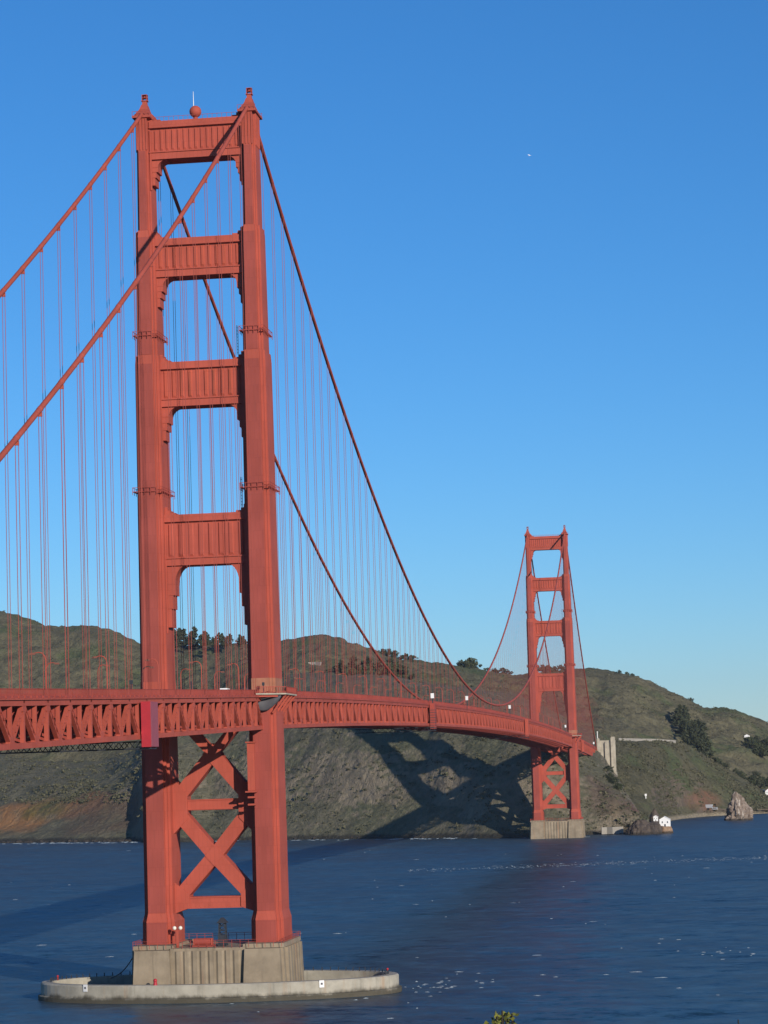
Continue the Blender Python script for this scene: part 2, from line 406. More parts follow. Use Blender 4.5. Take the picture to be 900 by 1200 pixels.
    for k in range(8):
        x = -7.2+k*2.06
        for sy in (-1, 1):
            yy = sy*13.6; q_ = [(x-.92, yy-.05), (x-.5, yy-.34), (x+.5, yy-.34), (x+.92, yy-.05), (x+.92, yy+.05), (x+.5, yy+.34), (x-.5, yy+.34), (x-.92, yy+.05)]; p.loft([[(a_, b_, -4) for a_, b_ in q_], [(a_, b_, 11.9) for a_, b_ in q_]])
    p.build('concrete_pier', M['concrete'], t)
    r = MB()
    for sy in (-1, 1):
        for hz in (.6, 1.15): r.beam((-18.5, sy*13.9, 13.3+hz), (18.5, sy*13.9, 13.3+hz), .07, .07, (0, 0, 1))
        for k in range(19): r.box(-18.5+k*2.055-.05, -18.5+k*2.055+.05, sy*13.9-.05, sy*13.9+.05, 12.6, 14.45)
    for sx in (-1, 1):
        for hz in (.6, 1.15): r.beam((sx*18.5, -13.9, 13.3+hz), (sx*18.5, 13.9, 13.3+hz), .07, .07, (0, 0, 1))
        for k in range(12): r.box(sx*18.5-.05, sx*18.5+.05, -11.3+k*2.055-.05, -11.3+k*2.055+.05, 13.2, 14.45)
    r.build('pier_railing', M['steel_dull'], t)
    # pale primed panel round the foot of the eastern leg above the deck
    for sx in (-1, 1):
        g = MB(); cx = sx*TX
        g.loft([[(x*1.012+cx, y*1.012, z) for x, y, z in leg_poly(3.44, 7.12, .62, 1.1, zz)] for zz in (74.3, 78.2)])
        g.build('base_panel', M['primer'] if sx > 0 else M['steel'], t)
    # ladders on the inner side
    for z0 in (160.2, 121.5):
        g = MB()
        for dx in (-.35, .35): g.beam((9.6+dx*.3, -3.6+dx, z0), (9.6+dx*.3, -3.6+dx, z0+7.5), .12, .12, (1, 0, 0))
        for k in range(9): g.beam((9.5, -3.95, z0+.5+k*.8), (9.7, -3.25, z0+.5+k*.8), .1, .1, (0, 0, 1))
        g.build('ladder', M['dark_steel'], t)
    return t
south = make_tower((0, 0, 0), 'tall red suspension bridge tower nearest the camera, standing inside the oval concrete ring', 'bridge towers')
north = make_tower((0, 1280, 0), 'smaller far red suspension bridge tower beside the rocky opposite shore', 'bridge towers')

# ------------------------------------------------------------------ deck
def make_deck(y0, y1, n, label):
    t = thing('bridge_deck', (0, y0, z_bot(y0)), label, 'bridge deck', 'bridge deck spans')
    zb0 = z_bot(y0); step = (y1-y0)/n
    def L(x, y, z): return (x, y-y0, z-zb0)
    ys = [y0+step*i for i in range(n+1)]
    def strip(name, xa, xb, dz0, dz1, mat, kind=None):
        m = MB(); vs = []
        m.loft([[ (xa, yy-y0, z_bot(yy)-zb0+dz0), (xa, yy-y0, z_bot(yy)-zb0+dz1), (xb, yy-y0, z_bot(yy)-zb0+dz1), (xb, yy-y0, z_bot(yy)-zb0+dz0)] for yy in ys])
        return m.build(name, mat, t)
    strip('roadway', -10.6, 10.6, DEPTH-.5, DEPTH+.05, M['asphalt'])
    for sx in (-1, 1):
        a, b = sorted((sx*10.62, sx*13.15)); strip('sidewalk', a, b, DEPTH-.35, DEPTH+.25, M['wall'])
        a, b = sorted((sx*10.2, sx*10.5)); strip('curb_rail', a, b, DEPTH+.06, DEPTH+.85, M['steel_dull'])
        a, b = sorted((sx*13.2, sx*14.15)); strip('top_chord', a, b, DEPTH-1.0, DEPTH-.06, M['steel'])
        a, b = sorted((sx*13.2, sx*14.2)); strip('bottom_chord', a, b, 0, .95, M['steel'])
        # fascia ledge with its row of outlets above the top chord
        a, b = sorted((sx*13.18, sx*14.45)); f = strip('fascia', a, b, DEPTH-.04, DEPTH+.22, M['steel'])
        m = MB()
        for i in range(n):
            for q in (.25, .75):
                yy = ys[i]+step*q; m.cbox(L(sx*14.05, yy, z_top(yy)+.42), (.3, step*.38, .4))
        m.build('ledge_block', M['steel_dull'], f)
        m = MB(); nn = 1
        for i in range(n):
            for q in range(2):
                yy = ys[i]+step*q*.5; z = z_top(yy)
                m.cbox(L(sx*13.35, yy, z+1.0), (.14, .14, 1.75))
            ya, yb = ys[i], ys[i+1]
            for hz, hh in ((1.82, .14), (.5, .12)): m.beam(L(sx*13.35, ya, z_top(ya)+hz), L(sx*13.35, yb, z_top(yb)+hz), .14, hh, (1, 0, 0))
            for q in range(14):
                yy = ya+step*(q+.5)/14; m.cbox(L(sx*13.35, yy, z_top(yy)+1.15), (.07, .22, 1.25))
        m.build('railing', M['steel_dull'], t)
    rest_d = MB(); rest_v = MB(); rest_f = MB(); nd = nv = nf = 0
    order = list(range(n)) if y1 <= 1280 else list(range(n))
    for sx in (1, -1):
        x = sx*TX
        for i in order:
            ya, yb = ys[i], ys[i+1]; up = (i % 2 == 0)
            pa = L(x, ya, z_bot(ya)+.9) if up else L(x, ya, z_top(ya)-1.0)
            pb = L(x, yb, z_top(yb)-1.0) if up else L(x, yb, z_bot(yb)+.9)
            near = nd < 100
            m = MB() if near else rest_d
            if y0 < 0 and sx > 0:                       # laced diagonal: two flanges and lacing bars
                va, vb = Vector(pa), Vector(pb); d = (vb-va).normalized(); nrm = Vector((0, -d.z, d.y))*.42
                for q in (-1, 1): m.beam(va+nrm*q, vb+nrm*q, .75, .2, (1, 0, 0))
                ln = (vb-va).length; k = int(ln/.85)
                for j in range(k):
                    a_ = va+d*(ln*j/k)+nrm*(1 if j % 2 else -1); b_ = va+d*(ln*(j+1)/k)-nrm*(1 if j % 2 else -1)
                    m.beam(a_, b_, .6, .16, (1, 0, 0))
            else: m.beam(pa, pb, .65, .7, (1, 0, 0))
            if near: m.build('diagonal', M['steel'], t); nd += 1
            m = MB() if nv < 100 else rest_v
            m.cbox(L(x, ya, z_bot(ya)+DEPTH/2), (.7, .5 if up else .85, DEPTH-1.9))
            if up: m.cbox(L(x, ya, z_bot(ya)+1.4), (.8, 2.5, 1.2))
            else: m.cbox(L(x, ya, z_top(ya)-1.45), (.8, 2.1, 1.0))
            if nv < 100: m.build('vertical', M['steel'], t); nv += 1
    for i in range(n):
        yy = ys[i]
        m = MB() if nf < 100 else rest_f
        m.cbox(L(0, yy, z_top(yy)-1.75), (26.4, .5, 2.4))
        for sx in (-1, 1): m.beam(L(sx*13.0, yy, z_top(yy)-3.0), L(sx*6.5, yy, z_top(yy)-3.0), .45, .3, (0, 1, 0))
        m.beam(L(-13, yy, z_bot(yy)+.5), L(13, yy, z_bot(yy)+.5), .5, .6, (0, 1, 0))
        m.beam(L(-13, yy, z_bot(yy)+.6), L(0, yy, z_top(yy)-3.1), .45, .45, (0, 1, 0)); m.beam(L(13, yy, z_bot(yy)+.6), L(0, yy, z_top(yy)-3.1), .45, .45, (0, 1, 0))
        if i+1 < n:
            y2 = ys[i+1]; s_ = 1 if i % 2 else -1
            m.beam(L(-13*s_, yy, z_bot(yy)+.45), L(13*s_, y2, z_bot(y2)+.45), .45, .4, (0, 0, 1))
        if nf < 100: m.build('floor_beam', M['steel_dull'], t); nf += 1
    for nm, m, mt in (('diagonal', rest_d, 'steel'), ('vertical', rest_v, 'steel'), ('floor_beam', rest_f, 'steel_dull')):
        if m.v: tag(m.build(nm, M[mt], t), kind='stuff')
    return t
make_deck(-342.9, -6.5, 44, 'red trussed bridge deck running left of the near tower to the edge of the picture')
make_deck(6.5, 1273.5, 166, 'long curving red trussed bridge deck between the two towers')
make_deck(1286.5, 1623, 44, 'short far stretch of red trussed bridge deck between the far tower and the concrete pylon')

# sidewalk bays carried round the tower legs
for ty, nm, lb in ((0, 'near', 'sidewalk platform on brackets bending round the right leg of the near tower'), (1280, 'far', 'small sidewalk platform bending round the right leg of the far tower')):
    zz = z_top(0)
    t = thing('sidewalk_platform', (TX, ty, zz), lb, 'platform', 'sidewalk platforms round tower legs')
    m = MB(); e = [(0, -14), (4.3, -9.5), (6.6, -8.0), (6.6, 8.0), (4.3, 9.5), (0, 14)]
    m.loft([[(x, y, .3) for x, y in e], [(x, y, .65) for x, y in e]]); m.build('slab', M['concrete_pale'], t)
    m = MB()
    for i in range(len(e)-1):
        a = Vector((e[i][0], e[i][1], 0)); b = Vector((e[i+1][0], e[i+1][1], 0)); k = max(2, int((b-a).length/.55))
        for j in range(k+1):
            p = a.lerp(b, j/k); m.box(p.x-.07, p.x+.07, p.y-.07, p.y+.07, .65, 2.2)
        for hz in (.9, 2.2): m.beam((a.x, a.y, hz), (b.x, b.y, hz), .14, .14, (0, 0, 1))
    m.build('railing', M['steel_dull'], t)
    for y in (-6.8, -2.3, 2.3, 6.8):
        m = MB(); m.beam((6.2, y, .1), (2.9, y, -4.2), .35, .5, (0, 1, 0)); m.beam((3.4, y, .05), (6.4, y, .05), .3, .35, (0, 1, 0)); m.build('bracket', M['steel'], t)
    for sy in (-1, 1):
        m = MB(); m.beam((.2, sy*13.5, -.1), (4.6, sy*9.3, -.1), .4, .6, (0, 0, 1)); m.build('edge_beam', M['steel'], t)
# loose sheets hung under the near platform while it is repaired
m = MB()
nx, nz_ = 14, 10; vs = []; fs = []
for i in range(nx+1):
    for j in range(nz_+1):
        u_, v_ = i/nx, j/nz_
        sag = 4.2*v_*math.sin(math.pi*u_)**.7*(1-.35*u_)
        vs.append((TX-3.0+8.5*u_, -8.6-.8*math.sin(v_*3.1)-.25*math.sin(9*u_), z_top(0)+.1-sag-.3*v_))
for i in range(nx):
    for j in range(nz_): a = i*(nz_+1)+j; fs.append((a, a+1, a+nz_+2, a+nz_+1))
m.add(vs, fs, 0, True); o = m.build('hanging_sheet', M['tarp_dark'])
md = o.modifiers.new('thick', 'SOLIDIFY'); md.thickness = .06
tag(o, 'dark grey protective sheet sagging under the platform at the near tower right leg', 'sheet')

# ------------------------------------------------------------------ main cables
for sx, lb in ((1, 'near main suspension cable sweeping in front of the tall tower'), (-1, 'far main suspension cable passing behind the tall tower')):
    t = thing('main_cable', (sx*TX, 0, 0), lb, 'cable', 'main cables')
    for ya, yb, n in ((-342.9, -4.5, 60), (4.5, 1275.5, 200), (1284.5, 1624, 60)):
        m = MB(); m.tube([(0, ya+(yb-ya)*i/n, z_cable(ya+(yb-ya)*i/n)) for i in range(n+1)], .5, 10); m.build('cable_span', M['steel_cable'], t)
# suspender ropes: two per hanger, with the band that clasps the cable
def hanger(sx, y, label, group):
    zc_, zt = z_cable(y), z_top(y)
    if zc_-zt < 2.0: return
    t = thing('suspender', (sx*TX, y, zt), label, 'suspender', group)
    for dx in (-.27, .27):
        m = MB(); m.tube([(dx, 0, -.3), (dx, 0, zc_-zt+.1)], .062, 5, caps=False); m.build('rope', M['rope'], t)
    m = MB(); dz = (z_cable(y+.6)-z_cable(y-.6))/1.2
    m.tube([(0, q*.8, zc_-zt+q*.8*dz) for q in (-1, -.8, .8, 1)], [.49, .54, .54, .49], 10, caps=False)
    if y < 0: m.box(-.36, .36, -.16, .16, zc_-zt-1.3, zc_-zt-.5)
    m.build('cable_band', M['steel_cable'], t)
    m = MB(); m.box(-.45, .45, -.3, .3, -.55, .25); m.build('rope_socket', M['steel'], t)
for sx, side in ((1, 'near'), (-1, 'far')):
    for k in range(1, 17): hanger(sx, -15.24*k, 'paired vertical suspender ropes hanging from the %s main cable left of the near tower' % side, 'suspenders of the %s cable left of the near tower' % side)
    for k in range(1, 84): hanger(sx, 15.24*k, 'paired vertical suspender ropes of the %s main cable between the two towers' % side, 'suspenders of the %s cable between the towers' % side)
    for k in range(1, 20): hanger(sx, 1280+15.24*k, 'paired vertical suspender ropes of the %s main cable right of the far tower' % side, 'suspenders of the %s cable beyond the far tower' % side)

# ------------------------------------------------------------------ fender ring, pier things
m = MB(); n = 96
def ell(a, b, z): return [(-.2+a*.985*math.cos(2*math.pi*i/n), .5+b*math.sin(2*math.pi*i/n), z) for i in range(n)]
loops = [ell(46.6, 21.8, -5), ell(46.6, 21.8, 1.1), ell(45.9, 21.2, 1.3), ell(45.9, 21.2, 4.0), ell(45.6, 20.9, 4.3), ell(42.9, 18.2, 4.3), ell(42.9, 18.2, -5)]
vs = [p for q in loops for p in q]; fs = []
for j in range(len(loops)-1):
    for i in range(n): fs.append((j*n+i, j*n+(i+1) % n, (j+1)*n+(i+1) % n, (j+1)*n+i))
m.add(vs, fs)
t = thing('pier_fender', (0, 0, 0), 'oval pale concrete fender ring lying round the foot of the near tower', 'fender')
m.build('ring_wall', M['fender'], t)
for i in range(0, 96):
    a = 2*math.pi*i/96
    if math.sin(a) > -.2:
        m = MB(); m.cbox((-.2+42.7*math.cos(a), .5+18.6*math.sin(a), 4.75), (.22, .22, .9)); m.build('bollard', M['dark_steel'], t)
for px, py in ((100, 1158), (377, 1153)):
    P = None
    # put the white number board on the outer face of the ring
    d = ray(px, py); a = np.array([(CAM[0]+.2)/45.26, (CAM[1]-.5)/21.35]); bb = np.array([d[0]/45.26, d[1]/21.35])
    A_, B_, C_ = bb@bb, 2*a@bb, a@a-1; tt = (-B_-math.sqrt(B_*B_-4*A_*C_))/(2*A_); P = CAM+d*tt
    ang = math.atan2((P[1]-.5)/21.2**2, (P[0]+.2)/45.2**2)
    s = thing('sign_board', tuple(P), 'white square sign on the %s front of the fender ring' % ('left' if px < 200 else 'right'), 'sign', None, ang-math.pi/2)
    m = MB(); m.box(-.6, .6, -.06, .06, -.85, .85); m.build('board', M['white'], s)
    m = MB(); m.box(-.25, .25, -.11, -.07, -.2, .3) if math.sin(ang) > 0 else m.box(-.25, .25, .07, .11, -.2, .3); m.build('dark_mark', M['tarp_dark'], s)
# red navigation light on the left end
for (x, y, lb) in ((-42.0, 3.0, 'small red navigation light on the left end of the fender ring'), (42.0, 3.0, 'small red navigation light on the right end of the fender ring')):
    t = thing('navigation_light', (x, y, 4.3), lb, 'light'); m = MB(); m.tube([(0, 0, 0), (0, 0, .8)], .22, 8); m.build('post', M['red_car'], t)
    m = MB(); m.ball((0, 0, 1.0), .3); m.build('lamp', M['tarp_red'], t)
m = MB(); m.tube([(0, 0, 0), (0, 0, .9)], [.55, .35], 10); m.ball((0, 0, 1.1), .5); o = m.build('buoy', M['tarp_red']); o.location = (-12, -18.9, 4.3)
tag(o, 'small bright red buoy sitting on the ring in front of the left pedestal', 'buoy')
# mooring line from pier to ring
m = MB(); m.tube([(-19 - 10*i/10, -6+1.2*i, 12.5-8.2*(i/10)-1.5*math.sin(math.pi*i/10)) for i in range(11)], .14, 6); o = m.build('mooring_line', M['dark_steel'])
tag(o, 'dark slack line running from the pier top down to the fender ring', 'rope')
t = thing('winch', (-2.0, -8.5, 12.6), 'red machinery housing on the pier between the legs', 'machinery')
m = MB(); m.box(-2.6, 2.6, -1.2, 1.2, 0, .5); m.build('bed', M['steel_dull'], t)
m = MB(); m.tube([(-2.0, 0, 1.2), (2.0, 0, 1.2)], .9, 14); m.build('drum', M['steel_dull'], t)
for x in (-2.2, 2.2):
    m = MB(); m.box(x-.15, x+.15, -1.0, 1.0, .5, 2.0); m.build('side_plate', M['steel'], t)
t = thing('dark_gantry', (2.6, -7.0, 12.6), 'dark lattice gantry tower standing on the pier between the legs', 'gantry')
m = MB()
for x in (-1, 1):
    for y in (-1, 1): m.beam((x, y, 0), (x*.7, y*.7, 5.6), .25, .25, (1, 0, 0))
for k in range(5):
    z = .6+k*1.05; q = 1-.055*z
    for s_ in (-1, 1):
        m.beam((-q, s_*q, z), (q, s_*q, z+.8), .16, .16, (0, 1, 0)); m.beam((s_*q, -q, z), (s_*q, q, z+.8), .16, .16, (1, 0, 0)); m.beam((-q, s_*q, z), (q, s_*q, z), .16, .16, (0, 0, 1))
m.build('lattice', M['dark_steel'], t)
m = MB(); m.box(-.9, .9, -.9, .9, .1, 2.6); m.build('cabin', M['dark_steel'], t)
m = MB(); m.loft([[(-1.3, -1.3, 5.6), (1.3, -1.3, 5.6), (1.3, 1.3, 5.6), (-1.3, 1.3, 5.6)], [(-.3, -.3, 6.9), (.3, -.3, 6.9), (.3, .3, 6.9), (-.3, .3, 6.9)]]); m.build('cap', M['dark_steel'], t)
t = thing('twin_floodlight', (-8.2, -9.5, 12.6), 'red post with two round white floodlights beside the left leg foot', 'floodlight')
m = MB(); m.box(-.3, .3, -.3, .3, 0, 4.0); m.box(-1.0, 1.0, -.15, .15, 4.0, 4.2); m.build('post', M['steel'], t)
for x in (-.75, .75):
    m = MB(); m.ball((x, -.1, 4.75), .5); m.build('lamp', M['lens'], t)
t = thing('hanging_scaffold', (TX-2.6, -7.7, 50), 'small red hanging scaffold on the face of the right leg below the deck', 'scaffold')
m = MB(); m.box(-1.2, 1.2, -1.5, -.05, 12.2, 12.5); m.box(-1.5, 1.3, -1.7, -.05, 0, .35); m.build('platform', M['steel'], t)
m = MB(); m.box(-.9, .9, -1.0, -.1, .4, 12.1); m.build('ladder_box', M['steel'], t)
m = MB()
for z in (-3.2, -1.4): m.box(-1.0, .9, -1.1, -.05, z, z+.45)
m.build('step', M['steel'], t)
# things on the near tower head
t = thing('radar_dome', (-.4, -.5, 221.9), 'round red dome on the top beam of the near tower', 'dome')
m = MB(); m.tube([(0, 0, 0), (0, 0, 1.3)], [.7, .5], 10); m.build('pedestal', M['steel_dull'], t)
m = MB(); m.ball((0, 0, 2.5), 1.55, 20, 14); m.build('dome', M['steel'], t)
o = MB().tube([(0, 0, 0), (0, 0, 4.2), (0, 0, 8.2)], [.14, .11, .06], 6).build('antenna_mast', M['white']); o.location = (-1.1, .8, 221.9)
tag(o, 'thin white antenna mast behind the red dome on the near tower', 'antenna')

# ------------------------------------------------------------------ maintenance travellers
def traveller(y, mat_f, mat_s, top_dz, bot_dz, ylen, label, box, tarp):
    zb = z_bot(y); t = thing('maintenance_traveller', (0, y, zb), label, 'scaffold', 'maintenance scaffolds hung on the deck')
    m = MB(); m.box(14.5, 16.4, -ylen/2, ylen/2, bot_dz, DEPTH+top_dz); o = m.build('wrapped_ladder' if tarp else 'ladder_housing', mat_f, t)
    if tarp:
        m = MB(); m.box(16.405, 16.5, -ylen/2+.05, ylen/2-.05, bot_dz+.05, DEPTH+top_dz-.05); m.build('side_sheet', mat_s, o)
    else:
        m = MB()
        for k in range(8): m.box(14.45, 16.5, -ylen/2-.08, ylen/2+.08, bot_dz+.3+k*(DEPTH-.2)/8, bot_dz+.5+k*(DEPTH-.2)/8)
        m.build('frame_bar', mat_s, o)
    m = MB()
    for s_ in (-1, 1):
        for zz in (-1.9, -.5): m.beam((-15, s_*2.2, zz), (16.2, s_*2.2, zz), .22, .22, (0, 0, 1))
        for k in range(14):
            x = -14.5+k*2.2; m.beam((x, s_*2.2, -1.9), (x+1.1, s_*2.2, -.5), .14, .14, (0, 1, 0)); m.beam((x+1.1, s_*2.2, -.5), (x+2.2, s_*2.2, -1.9), .14, .14, (0, 1, 0))
    m.box(-15, 16.2, -2.1, 2.1, -2.0, -1.85); m.build('underslung_platform', M['dark_steel'], t)
    if box:
        m = MB(); m.box(14.85, 16.05, -.6, .6, DEPTH+2.6, DEPTH+4.5); m.build('lamp_box', M['white'], t)
        m = MB(); m.box(15.3, 15.7, -.2, .2, DEPTH+top_dz+.0, DEPTH+2.6); m.build('box_post', M['dark_steel'], t)
    return t
traveller(-141, M['tarp_red'], M['tarp_purple'], -.7, -1.6, 6.5, 'crimson and purple wrapped scaffold hanging on the deck side before the near tower left leg', False, True)
traveller(357, M['steel_dull'], M['dark_steel'], .6, -1.2, 4.5, 'tall dull scaffold on the deck side topped by a white box', True, False)
traveller(826, M['steel'], M['steel'], .6, -1.2, 4.5, 'red scaffold housing on the deck side just before the far tower', False, False)
traveller(1380, M['steel'], M['steel'], .3, -.6, 5, 'small red scaffold housing on the deck side just beyond the far tower', False, False)

# ------------------------------------------------------------------ street lamps
def make_lamp(mat, label, group):
    t = thing('street_lamp', (0, 0, 0), label, 'street lamp', group)
    m = MB(); m.tube([(0, 0, 0), (0, 0, .8), (0, 0, .82), (0, 0, 6.6), (-.15, 0, 7.3), (-.6, 0, 7.85), (-1.2, 0, 8.0), (-2.0, 0, 7.9)], [.24, .24, .13, .11, .10, .10, .09, .08], 8); m.build('post', mat, t)
    m = MB(); m.loft([[(-2.9, -.25, 7.6), (-1.8, -.25, 7.6), (-1.8, .25, 7.6), (-2.9, .25, 7.6)], [(-2.7, -.15, 7.95), (-1.9, -.15, 7.98), (-1.9, .15, 7.98), (-2.7, .15, 7.95)]]); m.build('lamp_head', M['lamp_head'], t)
    return t
proto = make_lamp(M['steel'], '', '')
first = True
for sx in (1, -1):
    for k in range(34):
        y = -206+45*k
        o = proto if first else copy_tree(proto); first = False
        o.location = (sx*11.9, y, z_top(y)+.25); o.rotation_euler = (0, 0, 0 if sx > 0 else math.pi)
        sd = 'near' if sx > 0 else 'far'; where = 'left of the near tower' if y < 0 else 'between the two towers'
        tag(o, 'slender red street lamp with curved arm on the %s sidewalk %s' % (sd, where), 'street lamp', 'street lamps on the %s sidewalk %s' % (sd, where))
o = make_lamp(M['green_dark'], 'dark green street lamp with its head to the right, beside the near tower left leg', 'street lamps'); o.rotation_euler = (0, 0, math.pi); o.location = (-10.9, -30, z_top(-30)+.25)
for y, lb in ((-144, 'slim dark call post at the railing just left of the tall tower'), (-86, 'slim dark call post at the railing between the legs of the tall tower'), (-9.6, 'slim dark post in front of the pale panel on the right leg')):
    t = thing('call_post', (12.6 if y < -20 else TX+1.2, y, z_top(y)+.25), lb, 'post', 'dark call posts along the near sidewalk')
    m = MB(); m.box(-.1, .1, -.1, .1, 0, 2.6); m.build('post', M['dark_steel'], t)
    m = MB(); m.box(-.28, .28, -.24, .24, 2.6, 3.4); m.build('call_box', M['dark_steel'], t)

# ------------------------------------------------------------------ vehicles
def vehicle(kind, mat, loc, label, group='vehicles on the bridge road', rot=0):
    L_, W_, H_ = {'van': (5.4, 2.0, 2.5), 'truck': (8.5, 2.5, 3.9), 'car': (4.5, 1.8, 1.45), 'bus': (11, 2.5, 3.2)}[kind]
    t = thing(kind if kind != 'truck' else 'box_truck', loc, label, kind, group, rot); m = MB()
    def rc(x0, x1, y0, y1, z): return [(x0, y0, z), (x1, y0, z), (x1, y1, z), (x0, y1, z)]
    w2 = W_/2
    if kind == 'car':
        m.loft([rc(-w2, w2, -L_/2, L_/2, .3), rc(-w2, w2, -L_/2, L_/2, .8), rc(-w2*.95, w2*.95, -L_/2+.1, L_/2-.15, .9)])
        m.loft([rc(-w2*.93, w2*.93, -L_/2+.5, L_/2-1.1, .901), rc(-w2*.75, w2*.75, -L_/2+1.0, L_/2-1.9, H_)])
        g = (.95, 1.35, -L_/2+.8, L_/2-1.5, w2*.88)
    elif kind == 'truck':
        m.box(-w2, w2, -L_/2, L_/2-2.2, .9, H_); m.loft([rc(-w2*.95, w2*.95, L_/2-2.1, L_/2, .5), rc(-w2*.95, w2*.95, L_/2-2.1, L_/2, 1.5), rc(-w2*.9, w2*.9, L_/2-2.1, L_/2-.6, 2.6)])
        m.box(-w2*.8, w2*.8, -L_/2+.1, L_/2-2, .6, .9); g = (1.6, 2.3, L_/2-1.8, L_/2-.9, w2*.96)
    else:
        m.loft([rc(-w2, w2, -L_/2, L_/2, .35), rc(-w2, w2, -L_/2, L_/2, 1.2), rc(-w2*.98, w2*.98, -L_/2, L_/2-(.9 if kind == 'van' else .1), 1.5), rc(-w2*.9, w2*.9, -L_/2+.1, L_/2-(1.6 if kind == 'van' else .3), H_)])
        g = (1.35, 2.0, -L_/2+.5, L_/2-1.3, w2*.99)
    m.build('body', mat, t)
    for sx in (-1, 1):
        m = MB(); m.box(min(sx*g[4], sx*(g[4]+.03)), max(sx*g[4], sx*(g[4]+.03)), g[2], g[3], g[0], g[1]); m.build('window', M['glass'], t)
    m = MB(); m.box(-w2*.75, w2*.75, -L_/2-.03, -L_/2+.3, g[0]+.05, g[1]) ; m.build('window', M['glass'], t)
    for sx in (-1, 1):
        for y in (-L_/2+.9, L_/2-.9):
            m = MB(); m.tube([(sx*(w2-.22), y, .36), (sx*(w2+.02), y, .36)], .36, 12); m.build('wheel', M['tyre'], t)
    return t
zr = lambda y: z_top(y)+.06
vehicle('van', M['white'], (4.0, -4, zr(-4)), 'white van on the bridge road between the tall tower legs', rot=math.pi)
vehicle('van', M['white'], (7.2, 17, zr(17)), 'white van half hidden by the right leg of the tall tower', rot=math.pi)
vehicle('truck', M['yellow'], (0.5, 60, zr(60)), 'yellow box truck on the bridge road left of the near tower right leg', rot=math.pi)
for y, zt_, lb in ((499, 5.6, 'small white box on a post along the deck railing midway to the far tower'), (724, 5.8, 'small white box on a post along the railing a little left of the far tower'), (1188, 5.5, 'small white box on a post between the far tower legs'), (1560, 4.2, 'small white box on a post near the far end of the deck')):
    t = thing('signal_box', (14.6, y, z_top(y)+.2), lb, 'signal box', 'white boxes along the deck railing')
    m = MB(); m.box(-.14, .14, -.14, .14, 0, zt_-1.8); m.build('post', M['dark_steel'], t)
    m = MB(); m.box(-.55, .55, -.5, .5, zt_-1.8, zt_-.15); m.box(-.65, .65, -.6, .6, zt_-.145, zt_); m.build('box', M['white'], t)
vehicle('car', M['silver'], (-4.0, 74, zr(74)), 'silver car on the bridge road just right of the tall tower', rot=0)
vehicle('van', M['silver'], (-7.0, 110, zr(110)), 'silver van on the far lane right of the tall tower', rot=0)
vehicle('truck', M['silver'], (-1.0, 1245, zr(1245)), 'pale box truck on the deck between the far tower legs', rot=0)
vehicle('car', M['red_car'], (7.0, -60, zr(-60)), 'dark red car behind the railing between the tall tower legs', rot=math.pi)

